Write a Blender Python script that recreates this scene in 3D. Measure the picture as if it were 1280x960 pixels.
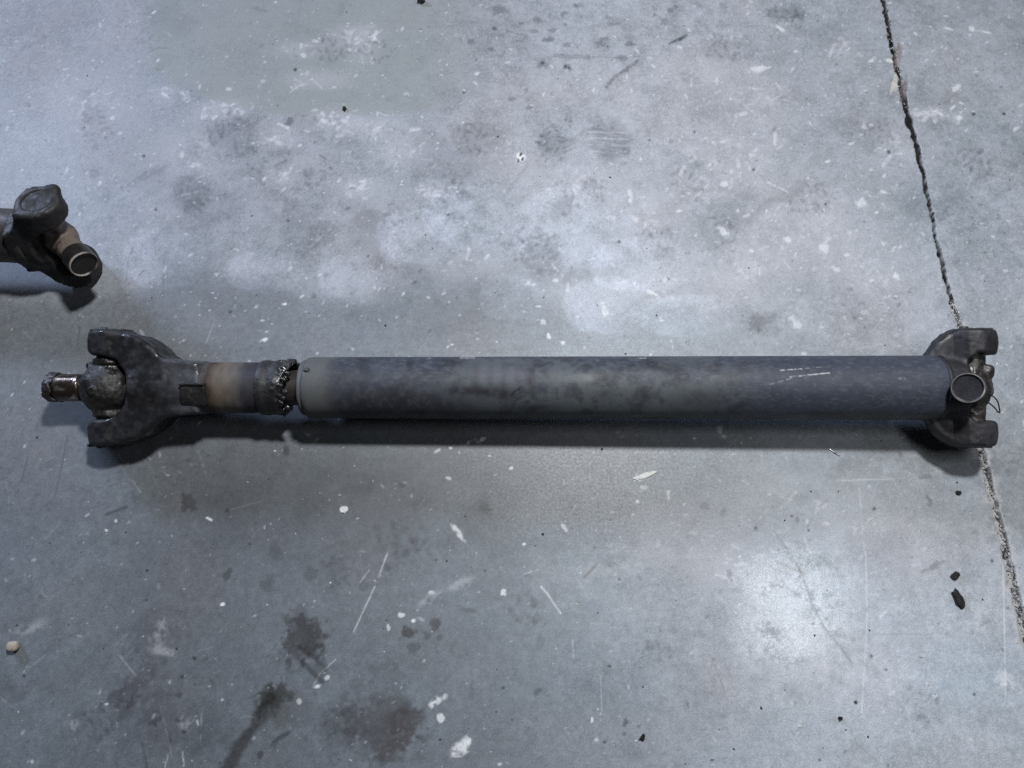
import bpy, math, random
import numpy as np
from mathutils import Vector, Matrix, Euler

for o in list(bpy.data.objects):
    bpy.data.objects.remove(o, do_unlink=True)
SC = bpy.context.scene
COL = SC.collection
RAD = math.radians

# ------------------------------------------------------------------ camera
PITCH = RAD(69.0)
H0 = 0.0675                     # height of the shaft axis at its middle
DIST = 1.08
FPX = 962.0                     # focal length in pixels of a 1280 px wide frame
FWD = np.array([0, math.cos(PITCH), -math.sin(PITCH)])
UP = np.array([0, math.sin(PITCH), math.cos(PITCH)])
CAM = np.array([0, 0, H0]) + UP * 0.0052 - FWD * DIST
cd = bpy.data.cameras.new('camera'); cam = bpy.data.objects.new('camera', cd); COL.objects.link(cam)
cam.location = CAM; cam.rotation_euler = (math.pi / 2 - PITCH, 0, 0)
cd.sensor_width = 36; cd.lens = 36 * FPX / 1280; cd.clip_start = 0.05; cd.clip_end = 100
SC.camera = cam

# ------------------------------------------------------------------ world, lamps, exposure
w = bpy.data.worlds.new('World'); SC.world = w; w.use_nodes = True
bg = w.node_tree.nodes['Background']
bg.inputs[0].default_value = (0.80, 0.90, 1.0, 1); bg.inputs[1].default_value = 0.025

def area(name, loc, target, size, size_y, power, color):
    l = bpy.data.lights.new(name, 'AREA'); l.shape = 'RECTANGLE'; l.size = size; l.size_y = size_y
    l.energy = power; l.color = color
    o = bpy.data.objects.new(name, l); COL.objects.link(o); o.location = loc
    d = Vector(target) - Vector(loc); o.rotation_euler = d.to_track_quat('-Z', 'Y').to_euler()
    return o
area('shop_lamp', (0.36, 0.58, 2.05), (0.08, 0.08, 0), 0.19, 0.17, 52, (0.985, 0.99, 1.0))
area('side_lamp', (0.80, -0.20, 1.25), (0.6, -0.2, 0), 0.40, 0.28, 3.6, (0.97, 0.98, 1.0))
area('door_light', (-3.10, 2.60, 1.80), (-0.4, 0, 0), 1.00, 0.30, 120, (0.60, 0.72, 1.0))
vs = SC.view_settings
vs.view_transform = 'Standard'; vs.look = 'None'; vs.exposure = 0.0; vs.gamma = 1.0; vs.use_curve_mapping = False
SC.render.engine = 'CYCLES'
SC.cycles.use_denoising = False
SC.cycles.max_bounces = 5

# ------------------------------------------------------------------ numeric helpers
RNG = np.random.default_rng(11)
LAT = RNG.random((64, 64, 64), dtype=np.float32)

def vnoise(p, scale, off=0.0):
    """value noise in [0,1]; p (...,3)"""
    q = np.asarray(p, np.float32) / np.float32(scale) + np.float32(off + 100.37)
    f = np.floor(q); t = q - f; i = f.astype(np.int32) & 63
    t = t * t * (3 - 2 * t); j = (i + 1) & 63
    a, b, c = i[..., 0], i[..., 1], i[..., 2]; A, B, Cc = j[..., 0], j[..., 1], j[..., 2]
    x, y, z = t[..., 0], t[..., 1], t[..., 2]
    def lx(b_, c_): return LAT[a, b_, c_] * (1 - x) + LAT[A, b_, c_] * x
    r0 = lx(b, c) * (1 - y) + lx(B, c) * y
    r1 = lx(b, Cc) * (1 - y) + lx(B, Cc) * y
    return r0 * (1 - z) + r1 * z

def fbm(p, scale, octv=4, off=0.0, gain=0.5):
    s = 0; a = 1.0; n = 0
    for k in range(octv):
        s = s + a * vnoise(p, scale / 2 ** k, off + 7.3 * k); n += a; a *= gain
    return s / n

def sstep(a, b, x):
    t = np.clip((x - a) / (b - a), 0, 1); return t * t * (3 - 2 * t)

def px2w(u, v, z=0.0):
    """point of the level z seen at photo pixel u, v"""
    d = FWD + np.array([1, 0, 0]) * (u - 640) / FPX - UP * (v - 480) / FPX
    return CAM + d * (z - CAM[2]) / d[2]

def w2px(P):
    d = P - CAM
    dep = d @ FWD
    return 640 + FPX * d[..., 0] / dep, 480 - FPX * (d @ UP) / dep

def mesh_np(name, V, F, smooth=True):
    me = bpy.data.meshes.new(name)
    V = np.ascontiguousarray(V, np.float32); F = np.ascontiguousarray(F, np.int32)
    k = F.shape[1]
    me.vertices.add(len(V)); me.vertices.foreach_set('co', V.ravel())
    me.loops.add(F.size); me.loops.foreach_set('vertex_index', F.ravel())
    me.polygons.add(len(F)); me.polygons.foreach_set('loop_start', np.arange(0, F.size, k, dtype=np.int32))
    try: me.polygons.foreach_set('loop_total', np.full(len(F), k, np.int32))
    except Exception: pass
    me.update(calc_edges=True)
    me.polygons.foreach_set('use_smooth', np.full(len(F), smooth, bool))
    return me

def set_col(me, rgb, name='col'):
    a = me.attributes.new(name, 'FLOAT_COLOR', 'POINT')
    c = np.ones((len(me.vertices), 4), np.float32); c[:, :3] = rgb
    a.data.foreach_set('color', c.ravel())

def set_f(me, val, name):
    a = me.attributes.new(name, 'FLOAT', 'POINT')
    a.data.foreach_set('value', np.ascontiguousarray(val, np.float32).ravel())

def link(name, me, mat=None, parent=None):
    o = bpy.data.objects.new(name, me); COL.objects.link(o)
    if mat is not None: me.materials.append(mat)
    if parent is not None: o.parent = parent
    return o

def tag(o, label=None, cat=None, group=None, kind=None):
    if label: o['label'] = label
    if cat: o['category'] = cat
    if group: o['group'] = group
    if kind: o['kind'] = kind
    return o

def empty(name, loc=(0, 0, 0), rot=(0, 0, 0)):
    o = bpy.data.objects.new(name, None); COL.objects.link(o); o.empty_display_size = 0.02
    o.location = loc; o.rotation_euler = rot
    return o

# ------------------------------------------------------------------ materials
class NT:
    def __init__(s, name):
        s.m = bpy.data.materials.new(name); s.m.use_nodes = True
        s.t = s.m.node_tree; s.n = s.t.nodes; s.b = s.n['Principled BSDF']
    def new(s, kind, **kw):
        x = s.n.new(kind)
        for k, v in kw.items(): setattr(x, k, v)
        return x
    def l(s, a, b): s.t.links.new(a, b)
    def noise(s, scale, detail=4, rough=0.55, vec=None):
        x = s.new('ShaderNodeTexNoise'); x.inputs['Scale'].default_value = scale
        x.inputs['Detail'].default_value = detail; x.inputs['Roughness'].default_value = rough
        if vec is None:
            if not hasattr(s, 'tc'): s.tc = s.new('ShaderNodeTexCoord')
            vec = s.tc.outputs['Object']
        s.l(vec, x.inputs['Vector']); return x.outputs['Fac']
    def rng(s, val, a, b, c, d):
        x = s.new('ShaderNodeMapRange'); s.l(val, x.inputs['Value'])
        for i, q in zip((1, 2, 3, 4), (a, b, c, d)): x.inputs[i].default_value = q
        return x.outputs[0]
    def math(s, op, a, b):
        x = s.new('ShaderNodeMath', operation=op)
        for i, q in enumerate((a, b)):
            if isinstance(q, (int, float)): x.inputs[i].default_value = q
            else: s.l(q, x.inputs[i])
        return x.outputs[0]
    def scale_col(s, col, fac):
        x = s.new('ShaderNodeVectorMath', operation='SCALE'); s.l(col, x.inputs[0]); s.l(fac, x.inputs['Scale'])
        return x.outputs[0]
    def attr(s, name):
        x = s.new('ShaderNodeAttribute'); x.attribute_name = name; return x
    def bump(s, h, strength, dist):
        x = s.new('ShaderNodeBump'); x.inputs['Strength'].default_value = strength; x.inputs['Distance'].default_value = dist
        s.l(h, x.inputs['Height']); s.l(x.outputs[0], s.b.inputs['Normal'])

def painted_mat(name, metallic=0.0, spec=0.5, grain=900, grain_amt=0.25, bump=0.35, bump_d=0.0008, bump_s=350):
    """colour and roughness come from the mesh attributes col / rough, plus fine grain"""
    k = NT(name)
    a = k.attr('col'); r = k.attr('rough')
    g = k.noise(grain, 3)
    g2 = k.rng(g, 0.3, 0.7, 1 - grain_amt, 1 + grain_amt)
    k.l(k.scale_col(a.outputs['Color'], g2), k.b.inputs['Base Color'])
    n = k.noise(bump_s, 5)
    k.l(k.math('ADD', r.outputs['Fac'], k.rng(n, 0.3, 0.7, -0.07, 0.07)), k.b.inputs['Roughness'])
    k.b.inputs['Metallic'].default_value = metallic
    k.b.inputs['Specular IOR Level'].default_value = spec
    k.bump(n, bump, bump_d)
    return k.m

def plain_mat(name, c1, c2, rough=0.6, metallic=0.0, scale=120, bump=0.3, spec=0.5):
    k = NT(name)
    n = k.noise(scale, 5)
    mx = k.new('ShaderNodeMixRGB'); mx.inputs[1].default_value = (*c1, 1); mx.inputs[2].default_value = (*c2, 1)
    k.l(k.rng(n, 0.35, 0.65, 0, 1), mx.inputs[0]); k.l(mx.outputs[0], k.b.inputs['Base Color'])
    k.l(k.rng(n, 0.3, 0.7, rough + 0.1, rough - 0.1), k.b.inputs['Roughness'])
    k.b.inputs['Metallic'].default_value = metallic; k.b.inputs['Specular IOR Level'].default_value = spec
    k.bump(n, bump, 0.001)
    return k.m

M_FLOOR = painted_mat('polished_concrete', spec=0.5, grain=620, grain_amt=0.24, bump=0.08, bump_d=0.0006, bump_s=300)
M_TUBE = painted_mat('worn_dark_paint', spec=0.28, grain=900, grain_amt=0.16, bump=0.12, bump_d=0.0004, bump_s=700)
M_CAST = painted_mat('grimy_cast_iron', spec=0.40, grain=700, grain_amt=0.25, bump=0.35, bump_d=0.0008, bump_s=330)
M_GREASE = painted_mat('wet_black_grease', spec=0.6, grain=500, grain_amt=0.2, bump=0.6, bump_d=0.0020, bump_s=170)
M_STEEL = painted_mat('bare_steel', metallic=0.85, spec=0.5, grain=600, grain_amt=0.2, bump=0.15, bump_d=0.0004, bump_s=500)

# ------------------------------------------------------------------ the floor: one slab on each side of a cracked joint
JPX = [(1098, -40), (1105, 0), (1112, 40), (1121, 85), (1130, 125), (1145, 180), (1155, 222), (1166, 275), (1178, 330), (1190, 378), (1199, 402),
       (1212, 470), (1226, 560), (1240, 622), (1255, 680), (1268, 730), (1281, 790), (1300, 860)]
JW = np.array([px2w(u, v) for u, v in JPX])
JX0 = float(JW[:, 0].mean())
def jx(y):
    o = np.argsort(JW[:, 1]); return np.interp(y, JW[o, 1], JW[o, 0])

def dense_axis(a, b, n, far, nfar=26):
    d = np.linspace(a, b, n)
    g = (np.linspace(0, 1, nfar) ** 2.2)[1:]
    return np.concatenate([(a - g * far)[::-1], d, b + g * far])
xs0 = dense_axis(-1.02, 1.02, 1330, 3.6)
k0 = int(np.argmin(abs(xs0 - JX0))); xs0[k0] = JX0
ys_d = -0.52 + (0.83 + 0.52) * (np.linspace(0, 1, 790) * 0.84 + np.linspace(0, 1, 790) ** 2 * 0.16)
g = (np.linspace(0, 1, 26) ** 2.2)[1:]
ys0 = np.concatenate([(-0.52 - g * 2.6)[::-1], ys_d, 0.83 + g * 3.6])
NX, NY = len(xs0), len(ys0)
GX, GY = np.meshgrid(xs0, ys0)                       # [row y, col x]
ragged = (vnoise(np.stack([ys0 * 0 + 3, ys0, ys0 * 0], -1), 0.012) - 0.5) * 0.004 + (vnoise(np.stack([ys0 * 0 + 9, ys0, ys0 * 0], -1), 0.004) - 0.5) * 0.0022
hat = np.clip(1 - abs(xs0 - JX0) / 0.35, 0, 1)
GX = GX + np.outer(jx(ys0) - JX0 + ragged, hat)
P3 = np.stack([GX, GY, GX * 0], -1).astype(np.float32)
dd = P3 - CAM.astype(np.float32)
dep = np.maximum(dd @ FWD.astype(np.float32), 0.25)
PU = 640 + FPX * dd[..., 0] / dep; PV = 480 - FPX * (dd @ UP.astype(np.float32)) / dep
del dd, dep

# noise layers in metres
N_big = fbm(P3, 0.30, 3, 1.0); N_mid = fbm(P3, 0.075, 3, 5.0); N_fine = fbm(P3, 0.022, 3, 9.0); N_tiny = fbm(P3, 0.0065, 2, 13.0)
N_str = fbm(np.stack([(GX * .94 + GY * .34) * .33, -GX * .34 + GY * .94, GX * 0], -1).astype(np.float32), 0.012, 3, 21.0)   # drawn-out scuffs
tone = 1 + (N_big - 0.5) * 0.20 + (N_mid - 0.5) * 0.26 + (N_fine - 0.5) * 0.30 + (N_tiny - 0.5) * 0.34 + (N_str - .5) * .12
tint = (fbm(P3, 0.16, 3, 31.0) - 0.5)[..., None] * np.array([-0.10, 0.02, 0.07], np.float32) * 1.6
FCOL = (np.array([0.232, 0.252, 0.275], np.float32) * tone[..., None]) * (1 + tint)
FROU = 0.47 + (N_mid - 0.5) * 0.30 + (N_fine - 0.5) * 0.12
FZ = np.zeros_like(tone)
FCOL *= (1 - .17 * sstep(80, 210, PU) * (1 - sstep(590, 740, PU)) * (.6 + .8 * N_mid))[..., None]     # band left of the middle dimmed: weaker light put into the colour
FROU += .22 * (1 - sstep(60, 220, np.hypot(PU, PV)))
N_wht = RNG.random(tone.shape, dtype=np.float32)                       # grain by grain
N_spk = .5 * vnoise(P3, .0030, 3.) + .5 * N_wht
FCOL *= (1 + (N_spk - .5) * .44 + (fbm(P3, .011, 3, 41.) - .5) * .22)[..., None]
dirt_falloff = sstep(.35, .75, .5 * N_big + .3 * N_mid + .2 * N_fine + .22 * np.clip((PV - 580) / 300, -1, 1) - .22 * np.clip((PU - 500) / 400, -1, 1))
FCOL *= (1 - .30 * dirt_falloff)[..., None]                                # trodden-in dirt, plus lamp falloff towards the lower left put into the colour
FCOL *= (1 + .52 * sstep(640, 1050, PU + (N_mid - .5) * 200) * sstep(610, 780, PV + (N_mid - .5) * 120))[..., None]  # lower right lifted: extra lamp light put into the colour
FCOL *= (1 - .34 * np.exp(-((PV - 632) / 80) ** 2) * sstep(150, 300, PU) * (1 - sstep(850, 1000, PU)) * (.6 + .8 * N_mid))[..., None]   # dimmer band below the shaft: its shade put into the colour
del tint

def win(u, v, r):
    """grid window that surely covers pixel radius r around (u, v)"""
    c = px2w(u, v)
    a = px2w(u - r, v - r); b = px2w(u + r, v - r); d = px2w(u - r, v + r); e = px2w(u + r, v + r)
    x0 = min(a[0], d[0]) - 0.012; x1 = max(b[0], e[0]) + 0.012; y0 = min(d[1], e[1]) - 0.003; y1 = max(a[1], b[1]) + 0.003
    i0, i1 = np.searchsorted(ys0, [y0, y1]); j0, j1 = np.searchsorted(xs0, [x0, x1])
    return slice(max(i0 - 1, 0), i1 + 1), slice(max(j0 - 1, 0), j1 + 1)

def paint(S, m, mul=None, to=None, rough=None, dz=None):
    if mul is not None:
        mm = np.array(mul, np.float32) if np.ndim(mul) else np.array([mul] * 3, np.float32)
        FCOL[S] *= 1 + m[..., None] * (mm - 1)
    if to is not None:
        FCOL[S] += m[..., None] * (np.array(to, np.float32) - FCOL[S])
    if rough is not None:
        FROU[S] += m * (rough - FROU[S])
    if dz is not None:
        FZ[S] += m * dz

def ell(u, v, ru, rv, ang=0, edge=0.35, warp=0.35, fine=0.0, s=1.0, brk=0.0, **kw):
    r = max(ru, rv) * (1.4 + warp)
    S = win(u, v, r + 2)
    du, dv = PU[S] - u, PV[S] - v
    c, sn = math.cos(RAD(ang)), math.sin(RAD(ang))
    a = (du * c + dv * sn) / ru; b = (-du * sn + dv * c) / rv
    sz = max(ru, rv)
    nn = N_mid if sz > 60 else N_fine if sz > 12 else N_tiny
    d = np.sqrt(a * a + b * b) + (nn[S] - 0.5) * 2.4 * warp + (N_tiny[S] - 0.5) * 2.0 * fine
    tex = np.clip(.35 + 1.25 * (.5 * N_tiny[S] + .5 * N_fine[S]), 0, 1.15) if sz > 3.5 else 1.0
    if brk: tex = sstep(brk - .10, brk + .10, N_tiny[S] * .55 + N_str[S] * .45)
    paint(S, s * tex * (1 - sstep(1 - edge, 1 + edge, d)), **kw)

def line(pts, wd, brk=0.0, edge=0.8, s=1.0, taper=False, wob=0.0, **kw):
    if wd < 2: wd *= .62; s *= .8; edge = .75
    P = np.array(pts, float)
    c = (P.min(0) + P.max(0)) / 2; r = max(np.ptp(P[:, 0]), np.ptp(P[:, 1])) / 2 + wd * 2 + 3
    S = win(c[0], c[1], r)
    u, v = PU[S], PV[S]
    best = np.full(u.shape, 1e9, np.float32); par = np.zeros_like(best)
    n = len(P) - 1
    for k in range(n):
        a, b = P[k], P[k + 1]; e = b - a; L2 = (e ** 2).sum()
        t = np.clip(((u - a[0]) * e[0] + (v - a[1]) * e[1]) / L2, 0, 1)
        d = np.hypot(u - a[0] - t * e[0], v - a[1] - t * e[1])
        q = d < best; best = np.where(q, d, best); par = np.where(q, (k + t) / n, par)
    if wob: best = best + (N_fine[S] - 0.5) * 2 * wob
    ww = wd * (np.sin(np.pi * np.clip(par, 0.02, 0.98)) ** 0.6 if taper else 1.0)
    m = 1 - sstep(np.maximum(ww - edge, 0), ww + edge, best)
    if brk: m = m * sstep(brk - 0.12, brk + 0.12, N_tiny[S] * 0.6 + N_fine[S] * 0.4 + 0.06)
    m = m * np.clip(.30 + 1.3 * (.55 * N_tiny[S] + .45 * N_fine[S]), 0, 1.15)
    paint(S, m * s, **kw)

ALL = (slice(None), slice(None))
# trowelled zones: the upper part is dusty and scuffed, the lower part burnished and darker, with scalloped edges between
edge_v = 352 + 22 * np.sin(PU / 52.0) + 10 * np.sin(PU / 23.0 + 1.2) + (N_mid - 0.5) * 60 + np.clip((PU - 700) / 300, 0, 1) * 60
low = sstep(-14, 16, PV - edge_v) * (1 - 0.75 * sstep(850, 1080, PU))
paint(ALL, low, mul=(0.78, 0.795, 0.81), rough=0.50)
# lilac dust film over the upper part
film = (1 - sstep(-30, 40, PV - edge_v)) * sstep(0.34, 0.66, N_mid * .35 + N_fine * .35 + N_spk * .3 + .05 * sstep(600, 200, np.abs(PU - 420)))
film *= 1 - .55 * sstep(840, 1000, PU) * (1 - 1.0 * sstep(1120, 1230, PU) * sstep(150, 280, PV))
paint(ALL, film * 0.31, to=(0.38, 0.385, 0.44), rough=0.62)
# greenish bare patch at the upper edge with a hard curved border
bv = np.interp(PU, [150, 180, 240, 310, 370, 430, 520, 600, 700], [40, 88, 116, 137, 144, 143, 141, 118, 60])
bare = sstep(-4, 5, bv - PV + (N_fine - 0.5) * 14) * sstep(165, 200, PU) * (1 - sstep(500, 650, PU))
paint(ALL, bare * (.40 + .5 * N_fine), to=(0.205, 0.225, 0.225), rough=.5)
# brushed pale dust along that border and below it
SCF = [(0.50, 0.50, 0.54), (0.44, 0.45, 0.48)]
def scuffs(u, v, ru, rv, n, ang, smax=.75):
    """a cluster of short dry brush strokes"""
    ell(u, v, ru, rv, 0, edge=.6, warp=.5, fine=.5, s=.16, to=SCF[0], rough=.7)
    for _ in range(int(n * .8)):
        x, y = u + RNG.normal(0, ru * .5), v + RNG.normal(0, rv * .5); a = RAD(ang + RNG.normal(0, 45)); L = min(1.2 + RNG.exponential(1.9), 7)
        line([(x - L * math.cos(a), y - L * math.sin(a)), (x + L * math.cos(a), y + L * math.sin(a))], RNG.uniform(.8, 2.4), s=RNG.uniform(.12, smax), brk=.42, wob=1.6, to=SCF[RNG.integers(2)])
for (u, v, ru, rv, n, ang) in [(280, 138, 34, 14, 46, -18), (345, 172, 26, 14, 30, -25), (420, 150, 40, 14, 46, -12), (470, 160, 36, 16, 36, -10), (452, 55, 26, 24, 34, -20), (440, 45, 30, 12, 14, -20), (215, 118, 24, 10, 14, 25), (350, 222, 20, 12, 24, -35),
                               (448, 235, 24, 14, 30, -40), (500, 190, 40, 18, 24, -15), (545, 240, 20, 12, 18, -20), (1161, 142, 20, 8, 40, -8), (1195, 146, 10, 5, 8, 0), (400, 100, 40, 12, 18, -15), (375, 62, 34, 10, 16, -15), (620, 180, 50, 26, 26, -20), (900, 200, 90, 40, 60, -12), (960, 120, 60, 30, 24, -10), (1010, 290, 80, 50, 60, -12), (930, 330, 60, 30, 30, -10),
                               (1060, 60, 30, 14, 14, -10), (1120, 180, 40, 30, 18, -30), (870, 90, 40, 24, 16, -10), (700, 230, 60, 30, 24, -25), (1090, 330, 40, 40, 24, -20), (800, 250, 40, 30, 18, 40), (820, 360, 50, 20, 18, 5), (240, 190, 50, 30, 22, -30), (110, 130, 60, 40, 24, -30), (590, 330, 50, 20, 14, -10),
                               (1000, 640, 90, 40, 30, -15), (930, 720, 50, 40, 30, 10), (1100, 690, 70, 50, 30, -10), (1090, 830, 90, 50, 26, -10), (860, 660, 60, 40, 18, -20)]:
    scuffs(u, v, ru, rv, n, ang)
# pale lobes left by the float
for (u, v, ru, rv, t) in [(205, 322, 52, 38, (.245, .245, .285)), (330, 340, 46, 26, (.25, .26, .275)), (432, 346, 34, 26, (.26, .275, .28)), (520, 296, 48, 34, (.25, .275, .285)),
                          (640, 372, 40, 28, (.235, .265, .27)), (760, 382, 56, 34, (.255, .265, .29)), (720, 285, 80, 50, (.29, .315, .345)), (590, 270, 60, 40, (.27, .30, .32)),
                          (800, 330, 60, 34, (.29, .31, .34)), (860, 395, 60, 26, (.26, .27, .28))]:
    S = win(u, v, max(ru, rv) * 1.5)
    a, b = (PU[S] - u) / ru, (PV[S] - v) / rv
    d = (np.abs(a) ** 2.6 + np.abs(b) ** 2.6) ** (1 / 2.6) + (N_fine[S] - .5) * 0.35
    side = np.clip(0.80 - 0.45 * a, 0.10, 1)          # the near side fades into the floor
    paint(S, (1 - sstep(0.93, 1.08, d)) * side * (.55 + .6 * N_fine[S]), mul=(1.27, 1.28, 1.30))
# darker drifts between them
for (u, v, ru, rv, ang, s) in [(250, 275, 75, 14, -28, .5), (300, 372, 130, 22, 4, .35), (372, 290, 26, 34, 20, .5), (455, 290, 20, 40, -20, .55), (520, 395, 120, 26, 0, .3), (650, 400, 90, 30, 0, .3),
                               (590, 345, 44, 30, 0, .35), (700, 345, 90, 14, -8, .35), (850, 270, 60, 20, 40, .35), (1000, 320, 40, 50, 0, .22), (905, 280, 34, 40, 20, .25), (1095, 160, 30, 40, 0, .3), (70, 30, 60, 24, 0, .25)]:
    ell(u, v, ru, rv, ang, edge=0.6, warp=0.5, fine=.1, s=s, mul=(0.70, 0.71, 0.72))

# shoe prints
def treads(u, v, ang, L, W, n, s, seed, rows=True):
    rr = random.Random(seed); c, sn = math.cos(RAD(ang)), math.sin(RAD(ang))
    for k in range(n):
        t = (k + .5) / n * 2 - 1
        for q in (-0.78, -0.4, 0.0, 0.4, 0.78):
            if abs(q) < .3 and rr.random() < .5: continue
            if q * q + t * t > 1.15 or rr.random() < .22: continue
            x, y = t * L + rr.uniform(-.09, .09) * L, (q + rr.uniform(-.16, .16)) * W
            ell(u + x * c - y * sn, v + x * sn + y * c, L / n * .55 * rr.uniform(.7, 1.2), W * .22 * rr.uniform(.7, 1.2), ang + rr.uniform(-60, 60), edge=.5, warp=.6, fine=.5, s=s * rr.uniform(.7, 1.25), mul=(.54, .54, .56))
ell(292, 172, 34, 30, -40, s=.55, edge=.5, warp=.4, mul=(.68, .68, .70)); treads(292, 172, -55, 34, 30, 7, .55, 1)
ell(240, 240, 26, 22, -35, s=.7, edge=.35, warp=.3, mul=(.62, .62, .64)); treads(240, 240, -40, 22, 24, 5, .5, 2)
ell(188, 224, 26, 12, -20, s=.35, edge=.5, warp=.5, mul=(.75, .75, .77))
for q in range(4): line([(160 + q * 6, 232 - q * 5), (205 + q * 2, 214 - q * 3)], 2.2, s=.4, mul=(.72, .72, .74), brk=.42, wob=1)
ell(764, 172, 26, 26, 30, s=.7, edge=.4, warp=.5, fine=.2, mul=(.70, .71, .73))
for q in range(6): line([(738 + q * 2, 160 + q * 7), (760, 164 + q * 6), (786, 172 + q * 5)], 1.8, s=.7, mul=(.60, .61, .62), wob=1.5, taper=True)
for q in range(4): line([(736, 165 + q * 8), (784, 166 + q * 8)], 1.3, s=.7, to=(.38, .39, .42), wob=2, brk=.45)
ell(783, 190, 6, 6, 20, s=.6, mul=.55); ell(779, 204, 5, 3, s=.5, mul=.6)
ell(690, 180, 22, 20, s=.6, edge=.7, warp=.6, fine=.5, mul=(.6, .6, .6)); treads(690, 183, 80, 20, 20, 6, .8, 4)
treads(700, 155, 0, 20, 9, 7, .5, 5)
ell(678, 318, 27, 24, 10, s=.85, edge=.3, warp=.3, fine=.45, mul=(.64, .64, .65)); treads(674, 316, 70, 24, 22, 6, .5, 6)
ell(640, 278, 22, 12, 20, s=.35, edge=.6, warp=.6, mul=.75); ell(705, 257, 14, 9, -40, s=.6, fine=.5, mul=.62); ell(738, 238, 12, 18, -20, s=.35, fine=.4, mul=.74)
ell(770, 310, 20, 34, 0, s=.4, edge=.5, mul=.76); ell(783, 315, 7, 7, 0, s=.35, mul=.7)
for q in range(11):
    a = RNG.uniform(0, 6.28); r = RNG.uniform(4, 20)
    ell(392 + r * math.cos(a), 221 + r * .7 * math.sin(a), 4.2, 3.2, RNG.uniform(0, 90), s=.55, mul=.66)
ell(370, 270, 26, 20, 0, s=.35, edge=.5, warp=.5, mul=.76); ell(460, 272, 22, 12, -10, s=.45, fine=.4, mul=.70)
for (u, v, a, L, W, sd) in [(330, 215, -40, 20, 16, 11), (470, 62, 20, 20, 14, 12), (500, 272, -60, 22, 18, 13), (905, 62, 0, 24, 14, 14), (980, 18, 10, 24, 9, 15), (905, 292, 70, 26, 18, 16), (1100, 165, -20, 24, 16, 17), (560, 235, -30, 24, 18, 18), (705, 255, -50, 20, 16, 19), (745, 240, 60, 18, 14, 20),
                            (860, 228, 40, 24, 16, 21), (945, 408, 0, 16, 12, 22), (590, 175, 20, 26, 18, 23), (120, 160, 70, 26, 18, 24), (1010, 250, -10, 26, 18, 25), (1060, 380, 40, 24, 16, 26), (820, 300, 20, 22, 18, 27), (640, 300, 80, 22, 18, 28), (420, 60, -20, 24, 16, 29), (1220, 200, 50, 26, 18, 30),
                            (505, 685, 80, 34, 26, 31), (655, 760, 70, 26, 20, 32), (420, 715, 60, 22, 16, 33), (130, 900, -30, 30, 20, 34), (430, 905, 20, 30, 24, 35), (820, 815, 0, 20, 14, 36), (1150, 880, 40, 24, 18, 37)]:
    ell(u, v, L * 1.1, W * 1.1, a, s=.22, edge=.6, warp=.6, fine=.6, mul=(.66, .66, .67)); treads(u, v, a, L, W, 6, .45, sd)
# round drips and drag marks near the top
for (u, v, ru, rv, s) in [(623, 13, 12, 5, .6), (672, 25, 8, 3.5, .6), (707, 16, 5, 2.5, .6), (690, 38, 6, 3, .6), (667, 39, 6, 2.5, .5), (685, 50, 7, 3.5, .75), (709, 56, 5, 3, .6), (645, 52, 6, 2, .4),
                          (755, 48, 5, 2.5, .5), (751, 55, 7, 3, .55), (788, 55, 7, 3.5, .75), (777, 73, 6, 4, .6), (678, 80, 7, 4.5, .6), (710, 84, 6, 4, .7), (830, 26, 6, 4.5, .5), (838, 13, 4, 2.5, .6),
                          (845, 8, 3, 2, .6), (770, 30, 6, 2, .4), (760, 22, 3, 2, .5), (651, 29, 3, 1.6, .6), (618, 36, 2.5, 2, .9), (614, 62, 4, 2, .5), (640, 124, 5, 2.5, .6), (662, 134, 5, 2, .6), (588, 52, 4, 3, .5),
                          (724, 7, 8, 4, .5), (586, 165, 3, 2, .6), (580, 115, 2.5, 2.5, .9), (565, 200, 60, 24, .25), (600, 172, 46, 22, .3)]:
    ell(u, v, ru, rv, 0, edge=.4, warp=.4, fine=.3, s=min(1, s * 1.25), mul=(.50, .51, .52))
for (u, v, du) in [(678, 79, 3), (711, 85, 3), (707, 83, 2)]:
    ell(u, v, 1.8, 1.8, s=.9, mul=.25)
line([(694, 69), (712, 71), (735, 71)], 2.8, s=.7, mul=.58, wob=1.2); line([(735, 71), (770, 72), (820, 70)], 1.0, s=.6, mul=.6, brk=.4)
line([(758, 108), (770, 95), (782, 87), (797, 76)], 2.2, s=.85, mul=.45, brk=.42, wob=1.4); line([(836, 55), (846, 50), (858, 45)], 2.0, s=.9, mul=.38, taper=True)
line([(632, 37), (645, 42), (655, 44)], 1.0, s=.7, mul=.5); line([(605, 101), (622, 103)], 1, s=.5, mul=.6)
line([(788, 148), (803, 151), (811, 162), (812, 174)], 1.2, s=.55, mul=.55, brk=.4); ell(812, 176, 1.6, 1.6, s=.9, mul=.3)
line([(748, 120), (752, 108), (763, 112)], 1.5, s=.4, mul=.65)
line([(500, 232), (478, 285), (470, 320)], 4, s=.25, mul=.75, wob=3); line([(660, 205), (628, 250)], 2.5, s=.4, mul=.72, wob=1)
line([(30, 60), (44, 54), (56, 47)], 3, s=.45, mul=.7, wob=1.5); line([(40, 70), (34, 100)], 2, s=.3, mul=.72, brk=.4); line([(185, 66), (196, 60), (208, 60)], 1.8, s=.6, mul=.5, wob=1)
line([(318, 10), (332, 14)], 2, s=.5, mul=.6)
ell(362, 152, 4, 6, 30, s=.8, fine=.4, mul=.4); ell(352, 190, 12, 5, -10, s=.5, fine=.4, mul=.62); line([(343, 208), (358, 200)], 1.8, s=.8, mul=.45)
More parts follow.
